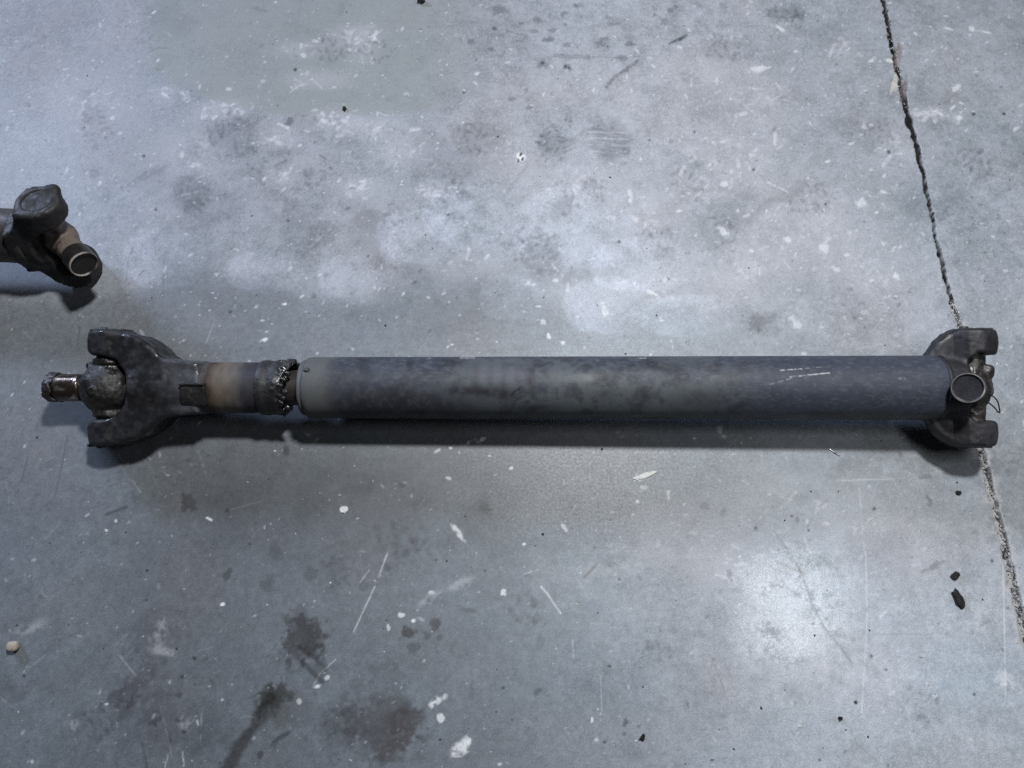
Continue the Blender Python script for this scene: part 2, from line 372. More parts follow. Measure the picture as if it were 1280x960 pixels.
line([(400, 194), (408, 199)], .9, s=.95, to=(.04, .04, .045)); ell(108, 117, 6, 5, s=.45, fine=.4, mul=.62); ell(115, 215, 12, 6, 20, s=.5, fine=.6, mul=.6); ell(112, 145, 10, 14, 0, s=.35, fine=.5, mul=.7)
# pits: tiny dark dots
for (u, v, r) in [(369, 87, 2.2), (180, 195, 2), (195, 262, 1.8), (360, 276, 1.8), (774, 302, 2), (579, 115, 1.6), (460, 320, 1.6), (288, 390, 1.8), (560, 268, 1.6), (942, 212, 2), (1111, 190, 2.4), (1255, 142, 2),
                  (1217, 142, 2.4), (1032, 255, 1.8), (868, 165, 1.6), (183, 750, 1.6), (312, 680, 1.5), (228, 846, 2), (243, 823, 2.6), (230, 915, 2.6), (774, 725, 2), (762, 833, 2.2), (629, 860, 2), (756, 928, 2.2),
                  (606, 714, 1.8), (743, 685, 1.6), (1017, 780, 2), (1070, 878, 2.4), (990, 645, 1.8), (1108, 837, 1.8), (1260, 760, 2), (1240, 701, 2.2), (1093, 636, 2.6), (945, 660, 2), (1011, 663, 1.8), (620, 890, 1.5), (545, 700, 1.5), (1218, 868, 1.8), (1090, 820, 1.6), (30, 845, 1.6), (640, 900, 1.5), (1000, 720, 1.5), (890, 950, 2), (1025, 950, 2)]:
    ell(u, v, r, r, edge=.4, warp=.2, s=.9, mul=(.22, .22, .24), dz=-0.00015)
# right-hand area
for (u, v, ru, rv, s) in [(988, 15, 22, 7, .45), (1000, 20, 6, 4, .6), (950, 400, 14, 10, .6), (945, 408, 8, 8, .6), (970, 250, 12, 4, .3), (915, 268, 30, 24, .3), (1168, 155, 20, 10, .3), (900, 60, 40, 16, .2), (1000, 120, 30, 12, .25), (1180, 270, 8, 6, .4), (1265, 205, 6, 5, .4),
                          (865, 100, 12, 7, .35), (1060, 55, 34, 8, .2), (1247, 272, 4, 3, .7), (1196, 328, 5, 4, .5), (915, 190, 34, 8, .2)]:
    ell(u, v, ru, rv, 0, edge=.5, warp=.5, fine=.4, s=s, mul=.58)
line([(955, 20), (985, 22), (1000, 18)], 1.4, s=.5, mul=.55, brk=.42); line([(850, 50), (858, 44)], 2.0, s=.8, mul=.4); line([(935, 275), (1000, 230)], 6, s=.25, mul=.7, wob=5)
line([(860, 195), (905, 235), (985, 262)], 4, s=.25, mul=.72, wob=4); line([(1180, 250), (1230, 290), (1240, 350)], 14, s=.18, mul=.75, wob=8); line([(1265, 218), (1225, 232)], 1, s=.5, to=(.45, .46, .48), brk=.42)
for (u, v, ru, rv) in [(1105, 240, 5, 3), (1030, 310, 6, 5), (905, 290, 7, 5), (985, 300, 5, 3), (1120, 345, 5, 3), (1075, 255, 6, 4), (995, 405, 4, 9), (1047, 337, 5, 3), (940, 313, 3, 2), (1185, 36, 6, 1.6), (1215, 36, 5, 2.5), (1232, 40, 6, 1.5), (1190, 135, 4, 2), (1199, 148, 3, 5), (950, 85, 10, 4), (975, 36, 9, 2), (1090, 75, 5, 2), (1195, 110, 6, 3), (905, 230, 5, 3)]:
    ell(u, v, ru, rv, RNG.uniform(-40, 40), edge=.5, warp=.5, fine=.6, s=.75, to=(.50, .51, .53), rough=.75)
# white paint chips and scrapes
WH = (.62, .63, .64)
for (u, v, ru, rv, ang, s) in [(650, 198, 6, 7.5, 10, 1), (756, 389, 3.2, 11, -14, .8), (679, 402, 3, 6, -10, .6), (686, 420, 2.6, 5, -20, .9), (703, 429, 5, 3.5, 40, .9), (661, 354, 8, 4, 10, .6), (695, 350, 5, 3, 0, .6), (709, 364, 5, 2.5, 10, .5), (674, 383, 4, 2, 0, .6), (722, 396, 3, 2, 0, .7),
                               (815, 366, 6, 2.5, 20, .7), (827, 401, 4, 2, 0, .7), (805, 595, 13, 3.4, -22, .95), (795, 598, 5, 2.6, -20, .9), (430, 637, 5, 4.5, 0, .9), (355, 380, 5, 2.8, 10, .9), (331, 425, 7, 3, -25, .8), (547, 876, 10, 4, -35, .75), (541, 880, 9, 3, -60, .6), (551, 897, 5, 6, 0, .85),
                               (577, 935, 14, 7, -42, .85), (583, 927, 8, 6, -40, .7), (572, 665, 3.2, 14, -38, .75), (517, 776, 4, 3.2, 0, .9), (502, 769, 4, 3, 0, .7), (485, 784, 2, 4, -10, .6), (397, 858, 4, 2.5, -20, .8), (409, 847, 4, 3, -40, .8), (374, 876, 3, 4, 0, .6), (278, 755, 3, 2.4, -40, .9),
                               (133, 663, 3, 1.8, 40, .9), (145, 651, 2, 2, 0, .7), (262, 649, 4, 1.6, 25, .9), (278, 875, 3, 2.5, 0, .8), (212, 853, 4, 4, 0, .5), (247, 903, 3, 5, 0, .6), (629, 740, 4, 5, 0, .8), (655, 680, 2.5, 2.5, 0, .9), (540, 741, 4, 2, 0, .6), (740, 900, 2, 4, 0, .8), (797, 626, 3, 3, 0, .9),
                               (835, 620, 3, 7, 0, .5), (706, 660, 3, 6, -30, .6), (800, 672, 3, 2, 30, .6), (745, 926, 5, 3, 0, .6), (625, 955, 4, 3, 0, .6), (612, 570, 3, 1.8, 0, .6), (639, 585, 3, 3, 0, .8), (560, 598, 4, 2, 20, .6), (585, 554, 6, 2.4, -30, .9), (602, 549, 7, 3.2, -20, .8), (563, 560, 3, 2.2, 20, .9), (548, 563, 5, 2.2, -30, .6), (40, 953, 3, 4, 0, .6), (205, 952, 5, 3, 0, .4), (133, 880, 2.5, 1.6, 0, .7), (1253, 850, 10, 12, -20, .45), (1266, 858, 12, 6, 20, .5), (1213, 925, 5, 3, 20, .4), (1170, 870, 4, 3, 0, .4), (1227, 770, 10, 16, 10, .25), (900, 538, 3.5, 6, 0, .55), (868, 548, 2.5, 2, 0, .6), (904, 545, 5, 3, 0, .6)]:
    if max(ru, rv) < 7.6: ru, rv = ru * .74, rv * .74
    ell(u, v, ru, rv, ang, edge=.3, warp=.5, fine=.9, s=s, brk=.46 if max(ru, rv) > 7.6 else 0, to=WH, rough=.7, dz=0.0002)
for (u, v) in [(651, 193), (648, 201), (653, 199)]: ell(u, v, 1.5, 2.6, 20, s=.95, to=(.02, .02, .02), warp=.2)
for (u, v, ru, rv, ang) in [(575, 730, 22, 5, -28), (540, 745, 16, 4, -30), (40, 785, 18, 7, -25), (230, 905, 8, 8, 0), (200, 790, 6, 18, 10), (205, 815, 16, 5, 10), (93, 905, 10, 5, 0)]:
    ell(u, v, ru, rv, ang, edge=.6, warp=.6, fine=.9, s=.42, brk=.47, to=(.42, .43, .45), rough=.7)
# scratches
SCR = (.50, .51, .53)
line([(676, 733), (684, 742), (701, 767)], 1.3, s=.9, to=WH); line([(654, 718), (672, 712)], 1.2, s=.6, to=SCR, brk=.42); line([(716, 802), (717, 822)], 1.2, s=.6, to=SCR, brk=.4); line([(751, 845), (752, 890)], 1.1, s=.4, to=SCR, brk=.44)
for k in range(120):
    u, v = RNG.uniform(0, 1280), RNG.uniform(150, 960); a = RNG.normal(-.6, .9); L = RNG.uniform(6, 38)
    line([(u, v), (u + L * math.cos(a), v + L * math.sin(a))], RNG.uniform(.7, 1.3), s=RNG.uniform(.10, .36), brk=.46, wob=1.0, **({'to': SCR} if RNG.random() < .55 else {'mul': .5}))
line([(484, 692), (470, 730), (442, 790)], 1.4, s=.75, to=SCR, brk=.46); line([(462, 712), (450, 728)], 1.2, s=.6, to=SCR, brk=.44); line([(420, 824), (400, 842), (390, 860)], 1.2, s=.6, to=SCR, brk=.46)
line([(1082, 690), (1084, 760), (1081, 830), (1077, 890)], 1.1, s=.6, to=WH, brk=.40); line([(1253, 680), (1255, 760), (1257, 870)], 1.2, s=.6, to=WH, brk=.40); line([(1036, 601), (1130, 598)], 1.1, s=.55, to=SCR, brk=.46); line([(1074, 610), (1080, 690)], 1.0, s=.4, to=SCR, brk=.46)
line([(1005, 672), (1024, 718)], 1.2, s=.5, to=SCR, brk=.42); line([(530, 500), (532, 501)], 1, s=.1, to=SCR); line([(150, 820), (170, 845)], 1.1, s=.5, to=SCR, brk=.44); line([(165, 600), (176, 616)], 1.1, s=.4, to=SCR)
line([(985, 240), (960, 228)], 1.4, s=.6, to=WH, brk=.4); line([(925, 650), (955, 670)], 1, s=.3, to=SCR, brk=.42)
line([(690, 330), (704, 346)], 1.5, s=.6, to=SCR, brk=.38); line([(200, 880), (215, 945)], 1, s=.3, to=SCR, brk=.45); line([(228, 940), (230, 958)], 1.2, s=.7, to=WH, brk=.4); line([(210, 945), (206, 960)], 1, s=.5, to=SCR)
# hairline cracks: real shallow cuts
CR = (.07, .07, .075)
line([(968, 664), (985, 686), (1003, 716), (1015, 752), (1030, 782), (1050, 808), (1066, 830)], 1.3, s=.6, to=(.12, .12, .125), wob=3.0, brk=.38, dz=-0.0003)
line([(970, 702), (1003, 716)], 2.2, s=.5, to=(.13, .13, .135), wob=1.5); line([(1040, 794), (1150, 792)], 0.9, s=.4, to=(.15, .15, .155), brk=.42); line([(893, 830), (905, 862)], 1.0, s=.6, to=CR, brk=.4); line([(954, 770), (955, 795)], 1, s=.5, to=CR, brk=.4)
line([(1070, 930), (1095, 950)], 1.4, s=.5, to=(.14, .14, .15), wob=1.5); line([(1160, 815), (1155, 860)], 1, s=.35, to=CR, brk=.44)
line([(35, 572), (30, 590), (27, 602)], 1.6, s=.85, to=CR, brk=.34); line([(84, 545), (76, 590), (68, 622)], 1.2, s=.85, to=CR, brk=.30); line([(48, 525), (44, 540)], 1.3, s=.8, to=CR, brk=.36); line([(100, 408), (97, 432)], 1.4, s=.8, to=CR, brk=.3); line([(92, 405), (76, 440)], 1, s=.4, to=CR, brk=.45)
line([(160, 325), (158, 350)], 1.1, s=.5, to=CR, brk=.35); line([(205, 318), (204, 372)], 1.0, s=.6, to=CR, brk=.38); line([(180, 338), (174, 344)], 1.5, s=.8, to=CR); line([(220, 388), (230, 390)], 1.4, s=.6, to=CR); line([(166, 310), (164, 318)], 1.4, s=.7, to=CR)
line([(470, 708), (448, 718)], 1.4, s=.4, to=CR, brk=.4); line([(433, 708), (448, 716)], 1.2, s=.6, to=CR, brk=.36); line([(730, 722), (745, 706)], 2.0, s=.85, to=CR, brk=.40, wob=1); line([(471, 678), (480, 678)], 1.2, s=.8, to=CR); line([(755, 650), (790, 640)], 1.6, s=.35, to=CR, brk=.4)
line([(515, 746), (560, 754), (600, 766)], 3.0, s=.35, mul=.6, wob=2, taper=True); ell(588, 764, 10, 4, 15, s=.6, fine=.6, mul=.5); line([(540, 432), (600, 400)], 2, s=.1, mul=.8)
# grease and oil stains on the lower half
ST = (.62, .60, .60)
ell(378, 798, 24, 27, 25, s=.95, edge=.30, warp=.35, fine=.9, mul=(.47, .42, .40), rough=.38); ell(376, 772, 10, 14, 10, s=.6, mul=(.6, .58, .58)); ell(392, 800, 12, 22, -30, s=.55, edge=.4, fine=.6, mul=.5)
for q in range(5): line([(366 + q * 9, 806 + q * 2), (392 + q * 4, 822 + q * 4)], 2.4, s=.6, mul=.5, wob=2)
ell(398, 840, 14, 9, 45, s=.55, fine=.6, mul=.55); line([(378, 828), (402, 852)], 3.2, s=.7, mul=.42, wob=2)
ell(340, 872, 22, 16, -20, s=1, edge=.4, warp=.7, fine=.9, mul=(.38, .355, .315), rough=.35); ell(352, 893, 10, 18, 15, s=.6, mul=(.6, .57, .5)); ell(372, 885, 16, 20, 0, s=.4, mul=(.68, .64, .62))
line([(338, 872), (318, 905), (296, 938), (276, 975)], 6.5, s=1, edge=4, mul=(.42, .40, .38), wob=9, rough=.38)
line([(340, 928), (365, 913)], 3, s=.8, mul=.4, wob=1.5, taper=True); ell(325, 944, 4, 6, 20, s=.85, mul=.35); ell(343, 930, 6, 3.4, -25, s=.6, mul=.4)
ell(480, 900, 46, 40, -35, s=.85, edge=.5, warp=.7, fine=.9, brk=.42, mul=(.52, .46, .45)); ell(498, 912, 22, 34, 30, s=.95, edge=.4, warp=.7, fine=.9, mul=(.52, .44, .45)); ell(425, 905, 34, 26, 20, s=.45, edge=.6, warp=.5, fine=.2, mul=(.66, .62, .62)); ell(485, 845, 26, 14, 20, s=.45, fine=.3, mul=.66)
ell(505, 880, 14, 10, 0, s=.6, fine=.5, mul=.56); ell(470, 875, 12, 8, 0, s=.5, fine=.6, mul=.5); ell(455, 935, 16, 14, 0, s=.4, fine=.4, mul=.66)
ell(510, 791, 11, 8, 0, s=.92, edge=.25, warp=.35, fine=.3, mul=(.34, .32, .30), rough=.4); ell(544, 779, 7, 7, 0, s=.85, edge=.25, fine=.3, mul=.36); ell(517, 809, 8, 7, 0, s=.75, edge=.3, fine=.4, mul=.44); ell(533, 795, 4, 6, 0, s=.7, fine=.5, mul=.42); ell(549, 797, 4, 4, 0, s=.65, mul=.45); ell(530, 820, 24, 20, 0, s=.3, edge=.7, mul=.72)
ell(170, 862, 34, 16, -30, s=.85, edge=.6, warp=.8, fine=.9, brk=.40, mul=(.56, .48, .50)); ell(190, 835, 18, 14, -40, s=.45, fine=.4, mul=(.68, .62, .63)); ell(155, 875, 16, 10, 0, s=.5, fine=.4, mul=.6); ell(205, 825, 5, 10, -20, s=.5, mul=.62); ell(185, 895, 16, 8, -30, s=.5, fine=.6, mul=.6); ell(20, 865, 24, 12, 0, s=.35, warp=.6, mul=(.74, .68, .68)); ell(75, 850, 40, 14, -20, s=.25, warp=.6, mul=(.78, .72, .72))
line([(188, 905), (200, 898)], 2.5, s=.75, mul=.4, wob=1); ell(223, 869, 5, 4, 0, s=.7, fine=.4, mul=.45); ell(222, 900, 3, 3, 0, s=.6, mul=.5); ell(212, 925, 3, 5, 0, s=.6, mul=.5); line([(178, 930), (184, 960)], 2.4, s=.6, mul=.5, wob=2)
ell(235, 630, 8, 9, 20, s=.95, edge=.3, warp=.6, fine=.8, to=(.05, .05, .055)); line([(229, 618), (233, 634)], 2.5, s=.9, to=(.05, .05, .055)); line([(233, 632), (248, 636)], 2.5, s=.9, to=(.05, .05, .055), taper=True); line([(133, 643), (146, 638), (158, 634)], 2.2, s=.75, mul=.4, brk=.36, wob=1); line([(100, 610), (110, 614)], 1, s=.6, mul=.5)
ell(284, 638, 3, 2.5, 0, s=.9, to=(.03, .03, .03)); ell(503, 606, 3.6, 3, 20, s=.9, to=(.04, .04, .04)); ell(528, 622, 2.5, 2.5, s=.6, mul=.4)
ell(345, 692, 9, 10, 10, s=.6, edge=.35, mul=.55); ell(334, 730, 9, 8, 0, s=.65, edge=.35, fine=.4, mul=.5); ell(284, 720, 4, 9, 10, s=.8, fine=.5, mul=.38); ell(388, 718, 9, 8, 40, s=.55, fine=.5, mul=.5); ell(420, 715, 9, 16, 10, s=.35, mul=.68); ell(320, 640, 5, 7, 0, s=.35, mul=.66)
ell(606, 636, 6, 10, -35, s=.75, edge=.5, mul=.42); ell(588, 634, 22, 5, 5, s=.35, mul=.65); ell(595, 650, 20, 30, 0, s=.2, mul=.7); ell(525, 630, 12, 6, 0, s=.5, mul=.6)
for q in range(16): ell(RNG.uniform(470, 545), RNG.uniform(655, 712), RNG.uniform(3, 7), RNG.uniform(3, 6), RNG.uniform(0, 90), s=.5, edge=.5, fine=.4, mul=.58)
for q in range(12): ell(RNG.uniform(640, 675), RNG.uniform(735, 785), RNG.uniform(3, 7), RNG.uniform(2, 5), RNG.uniform(0, 90), s=.35, edge=.5, fine=.4, mul=.62)
ell(675, 804, 6, 10, 0, s=.45, mul=.58); ell(672, 865, 7, 4, -35, s=.7, mul=.42); ell(455, 732, 7, 7, 0, s=.5, mul=.58); ell(590, 862, 3, 16, 0, s=.4, mul=.6); ell(575, 815, 10, 14, 0, s=.25, mul=.7)
ell(745, 757, 9, 14, 0, s=.4, edge=.7, mul=(.72, .80, .92)); ell(782, 901, 4.5, 5.5, 0, s=.8, fine=.5, mul=.3); ell(780, 917, 2.5, 3, s=.7, mul=.35); ell(798, 908, 1.8, 1.8, s=.8, mul=.3); ell(841, 788, 5, 5, 0, s=.55, fine=.6, mul=.5); ell(815, 806, 6, 6, 0, s=.45, fine=.6, mul=.58); ell(813, 820, 5, 5, s=.4, fine=.6, mul=.58); ell(620, 748, 3, 3, s=.5, mul=.5)
ell(910, 760, 28, 18, 0, s=.35, edge=.5, fine=.4, mul=.76); ell(1015, 705, 50, 12, -10, s=.45, edge=.5, warp=.6, fine=.6, mul=.72); ell(975, 655, 40, 30, 0, s=.30, edge=.6, fine=.4, mul=.76); ell(1010, 765, 14, 10, 0, s=.5, fine=.5, mul=.66); ell(1090, 800, 60, 36, 0, s=.25, edge=.6, fine=.3, mul=.80); ell(990, 845, 60, 26, 0, s=.28, edge=.6, fine=.3, mul=.80); ell(1015, 595, 30, 40, 0, s=.22, edge=.5, mul=.8); ell(880, 880, 40, 30, 0, s=.2, mul=.8)
for (u, v, ru, rv) in [(880, 633, 5, 4), (905, 640, 4, 7), (1162, 625, 4, 6), (1157, 595, 10, 3), (945, 662, 4, 2.5), (997, 650, 2, 3), (858, 700, 2.5, 2.5), (912, 718, 2.4, 6), (891, 825, 2.5, 3), (1088, 820, 2.2, 3), (1098, 848, 1.8, 2.2), (860, 880, 4, 5), (1167, 709, 12, 4)]:
    ell(u, v, ru, rv, RNG.uniform(-30, 30), s=.6, fine=.7, mul=.42)
# the burnished spot that shines under the lamp
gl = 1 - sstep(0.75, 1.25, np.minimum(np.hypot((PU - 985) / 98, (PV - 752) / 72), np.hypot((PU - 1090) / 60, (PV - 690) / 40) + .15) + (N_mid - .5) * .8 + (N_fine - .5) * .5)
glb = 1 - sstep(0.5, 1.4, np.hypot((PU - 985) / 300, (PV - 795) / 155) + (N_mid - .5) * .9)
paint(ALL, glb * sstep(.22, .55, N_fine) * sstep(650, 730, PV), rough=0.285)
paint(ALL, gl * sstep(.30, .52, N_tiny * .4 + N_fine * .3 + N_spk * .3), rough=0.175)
# darker warm patch below the shaft's end, and a small dark spot
ell(1150, 560, 70, 24, 10, s=.45, edge=.6, warp=.5, fine=.5, mul=(.62, .59, .54)); ell(358, 563, 4, 7, 0, s=.8, mul=.3)

# faint old smudges, crowded at the lower left
for k in range(150):
    u, v = RNG.uniform(-20, 1290), RNG.uniform(10, 970)
    if v < 570 and 440 < v: continue
    p = .9 if (v > 570 and u < 620) else .4
    if RNG.random() > p: continue
    r = 3 + RNG.exponential(6)
    ell(u, v, r * RNG.uniform(.8, 1.8), r, RNG.uniform(-60, 30), edge=.7, warp=.7, fine=.8, s=RNG.uniform(.12, .45), mul=(.62, .61, .62))
# random fleck field: thousands of pale and dark specks
for k in range(8200):
    u = RNG.uniform(-30, 1310); v = RNG.uniform(-20, 980)
    dens = 0.35 + 0.5 * (v < 400) + 0.25 * (u > 700)
    if RNG.random() > dens: continue
    r = 0.5 + RNG.exponential(0.36)
    if r > 2.3: continue
    if RNG.random() < 0.60:
        ell(u, v, r * RNG.uniform(1, 2.4), r * .9, RNG.normal(-20, 45), edge=.45, warp=.4, s=RNG.uniform(.18, .75) * (1 if v < 560 else .65), to=(.50, .51, .54))
    else:
        ell(u, v, r * RNG.uniform(1, 1.8), r, RNG.uniform(0, 180), edge=.45, warp=.4, s=RNG.uniform(.15, .65), mul=.40)

# the joint: a ragged groove, filled with crumbs in places
jd = (GX - (jx(ys0) + ragged)[:, None])
du_px = jd / 0.00125
half = np.interp(ys0, [-0.6, -0.3, -0.12, 0.02, 0.10, 0.30, 0.40, 0.52, 0.62, 0.9], [0.0056, 0.0056, 0.0050, 0.0036, 0.0026, 0.0021, 0.0026, 0.0044, 0.0030, 0.0028])[:, None]
half = half * (0.50 + 0.7 * N_fine + 0.55 * N_tiny)
pal = np.interp(ys0, [-0.6, 0.0, 0.03, 0.10, 0.16, 0.9], [1, 1, 1, 0.75, 0.0, 0.0])[:, None] * np.ones_like(jd)
jr = np.abs(jd + (N_tiny - .5) * .0045 + (N_fine - .5) * .004)
groove = 1 - sstep(half * .55, half * 1.15, jr)
gdark = np.maximum(groove, (1 - sstep(half * 1.05, half * 1.45, jr)) * (1 - .9 * pal))
fill = pal * sstep(.36, .46, N_tiny * .5 + N_fine * .5 - .10 * sstep(.0, .006, jd))
FZ -= groove * (0.018 * (1 - 0.88 * fill))
paint(ALL, gdark * (1 - fill), to=(.014, .014, .015), rough=.9)
paint(ALL, groove * fill, to=(.27, .265, .26), rough=.9)
chip = (1 - sstep(half * 1.2, half * 3.0, np.abs(jd + (N_fine - .5) * .012)))
paint(ALL, chip * pal * .55 * sstep(.42, .58, N_tiny), to=(.36, .36, .37), rough=.85)
cut = (1 - sstep(.0010, .0024, np.abs(jd - .0035 - (N_fine - .5) * .006))) * pal * sstep(.40, .52, N_fine)
paint(ALL, cut, to=(.03, .03, .03), rough=.9, dz=-.002)
# broken lips beside the groove near the far end
for (u, v, ru, rv, t, dz) in [(1124, 70, 4, 16, (.17, .15, .15), -.003), (1131, 112, 4, 13, (.13, .11, .12), -.003), (1120, 104, 3.2, 9, (.40, .37, .34), -.001), (1113, 76, 5, 2.4, (.50, .49, .48), 0), (1116, 106, 2, 10, (.45, .42, .40), 0)]:
    ell(u, v, ru, rv, 12, edge=.3, warp=.3, fine=.5, s=.9, to=t, rough=.9, dz=dz)
FZ += (N_fine - .5) * 0.0004
FCOL = np.clip(FCOL, 0.012, 0.72); FROU = np.clip(FROU, 0.2, 0.95)

floor = empty('floor'); tag(floor, kind='structure')
def slab(name, j0, j1):
    xx = GX[:, j0:j1]; n = xx.shape[1]
    V = np.stack([xx, GY[:, j0:j1], FZ[:, j0:j1]], -1).reshape(-1, 3)
    i = np.arange(NY - 1)[:, None] * n + np.arange(n - 1)[None, :]
    F = np.stack([i, i + 1, i + n + 1, i + n], -1).reshape(-1, 4)
    me = mesh_np(name, V, F)
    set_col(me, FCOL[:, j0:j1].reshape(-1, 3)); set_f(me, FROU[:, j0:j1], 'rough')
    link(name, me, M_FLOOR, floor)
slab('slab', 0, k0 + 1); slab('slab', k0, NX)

# ------------------------------------------------------------------ solids: lathes and implicit surfaces
def finish(me, colf, roughf):
    n = len(me.vertices); V = np.empty(n * 3, np.float32); me.vertices.foreach_get('co', V); V = V.reshape(-1, 3)
    set_col(me, np.clip(colf(V), .004, .9)); set_f(me, np.clip(roughf(V) if callable(roughf) else np.full(n, roughf), .1, .95), 'rough')
    return me

def lathe(name, prof, seg, colf, roughf, step=None, jitter=0.0):
    """surface of revolution about local x; prof = [(x, r)]"""
    P = [np.array(prof[0], float)]
    for a, b in zip(prof[:-1], prof[1:]):
        a, b = np.array(a, float), np.array(b, float)
        k = 1 if not step else max(1, int(np.hypot(*(b - a)) / step))
        for q in range(1, k + 1): P.append(a + (b - a) * q / k)
    P = np.array(P); n = len(P)
    t = np.linspace(0, 2 * np.pi, seg, endpoint=False)
    V = np.stack([np.repeat(P[:, 0], seg), np.outer(P[:, 1], np.cos(t)).ravel(), np.outer(P[:, 1], np.sin(t)).ravel()], -1)
    if jitter:
        s = 1 + (fbm(V, 0.02, 3, 3.0) - .5) * 2 * jitter
        V[:, 1] *= s; V[:, 2] *= s
    i = np.arange(n - 1)[:, None] * seg + np.arange(seg)[None, :]
    i2 = np.arange(n - 1)[:, None] * seg + (np.arange(seg)[None, :] + 1) % seg
    F = np.stack([i, i2, i2 + seg, i + seg], -1).reshape(-1, 4)
    return finish(mesh_np(name, V, F), colf, roughf)

def surface_nets(f, org, h):
    """mesh of f = 0 (inside negative)"""
    ins = f < 0
    nx, ny, nz = f.shape
    c = np.zeros((nx - 1, ny - 1, nz - 1), np.int8)
    corners = [(a, b, d) for a in (0, 1) for b in (0, 1) for d in (0, 1)]
    for a, b, d in corners: c += ins[a:nx - 1 + a, b:ny - 1 + b, d:nz - 1 + d]
    act = (c > 0) & (c < 8)
    idx = -np.ones(act.shape, np.int64); I = np.argwhere(act); idx[act] = np.arange(len(I))
    acc = np.zeros((len(I), 3)); cnt = np.zeros(len(I))
    for p in corners:
        for ax in range(3):
            if p[ax]: continue
            q = list(p); q[ax] = 1
            fa = f[I[:, 0] + p[0], I[:, 1] + p[1], I[:, 2] + p[2]]; fb = f[I[:, 0] + q[0], I[:, 1] + q[1], I[:, 2] + q[2]]
            m = (fa < 0) != (fb < 0)
            t = np.where(m, fa / np.where(m, fa - fb, 1), 0)
            for k in range(3):
                acc[:, k] += np.where(m, p[k] + (t if k == ax else 0), 0)
            cnt += m
    V = (I + acc / cnt[:, None]) * h + np.array(org)
    Q = []
    for ax in range(3):
        b, d = [(1, 2), (2, 0), (0, 1)][ax]
        sl0 = [slice(None)] * 3; sl1 = [slice(None)] * 3; sl0[ax] = slice(0, -1); sl1[ax] = slice(1, None)
        A, B = ins[tuple(sl0)], ins[tuple(sl1)]
        for sign, M in ((1, A & ~B), (-1, ~A & B)):
            E = np.argwhere(M)
            ok = (E[:, b] > 0) & (E[:, d] > 0) & (E[:, b] < f.shape[b] - 1) & (E[:, d] < f.shape[d] - 1); E = E[ok]
            def cell(ob, od):
                e = E.copy(); e[:, b] += ob; e[:, d] += od; return idx[e[:, 0], e[:, 1], e[:, 2]]
            q = np.stack([cell(-1, -1), cell(0, -1), cell(0, 0), cell(-1, 0)], -1)
            Q.append(q if sign > 0 else q[:, ::-1])
    return V, np.concatenate(Q)

def sdf_mesh(name, fn, lo, hi, h, colf, roughf):
    lo = np.array(lo, float); hi = np.array(hi, float); n = np.ceil((hi - lo) / h).astype(int) + 1
    g = np.stack(np.meshgrid(*[lo[k] + np.arange(n[k]) * h for k in range(3)], indexing='ij'), -1)
    V, F = surface_nets(fn(g), lo, h)
    return finish(mesh_np(name, V, F), colf, roughf)

def smin(a, b, k):
    h = np.clip(.5 + .5 * (b - a) / k, 0, 1); return b * (1 - h) + a * h - k * h * (1 - h)
def smax(a, b, k): return -smin(-a, -b, k)
def cyl(p, c, ax, r, h0, h1, rd=0.002):
    """capped cylinder from c along unit axis, between distances h0 and h1"""
    q = p - np.array(c); ax = np.array(ax, float); ax = ax / np.linalg.norm(ax)
    t = q @ ax; rr = np.sqrt(np.maximum((q ** 2).sum(-1) - t * t, 0))
    dx = rr - (r - rd); dy = np.abs(t - (h0 + h1) / 2) - ((h1 - h0) / 2 - rd)
    return np.minimum(np.maximum(dx, dy), 0) + np.hypot(np.maximum(dx, 0), np.maximum(dy, 0)) - rd
def box(p, c, half, rd=0.002):
    q = np.abs(p - np.array(c)) - (np.array(half) - rd)
    return np.minimum(q.max(-1), 0) + np.sqrt((np.maximum(q, 0) ** 2).sum(-1)) - rd
def ball(p, c, r):
    q = (p - np.array(c)) / np.array(r); k = np.sqrt((q ** 2).sum(-1)); return (k - 1) * np.min(r)
def poly2(px, py, pts):
    """signed distance to a polygon"""
    P = np.array(pts, float); d = np.full(px.shape, 1e9); s = np.ones(px.shape)
    for k in range(len(P)):
        a, b = P[k], P[k - 1]; e = b - a
        wx, wy = px - a[0], py - a[1]
        t = np.clip((wx * e[0] + wy * e[1]) / (e @ e), 0, 1)
        d = np.minimum(d, (wx - e[0] * t) ** 2 + (wy - e[1] * t) ** 2)
        c1 = py >= a[1]; c2 = py < b[1]; c3 = e[0] * wy > e[1] * wx
        flip = (c1 & c2 & c3) | (~c1 & ~c2 & ~c3)
        s = np.where(flip, -s, s)
    return s * np.sqrt(d)
def X(u): return (u - 640) / 891.0
def R(d): return d / 891.0

# colours of the shaft's surfaces (each a function of the local point)
def grime(base, dust, amt=0.5, sc=0.02, off=0.0):
    base = np.array(base); dust = np.array(dust)
    def f(V):
        n = fbm(V, sc, 4, off); n2 = fbm(V, sc * .3, 3, off + 4)
        m = sstep(.48, .72, n * .6 + n2 * .4)[:, None] * amt
        return (base * (1 - m) + dust * m) * (0.75 + 0.5 * n2)[:, None]
    return f
def rgh(a, b, sc=0.015, off=0.0):
    return lambda V: a + (b - a) * sstep(.35, .65, fbm(V, sc, 3, off))

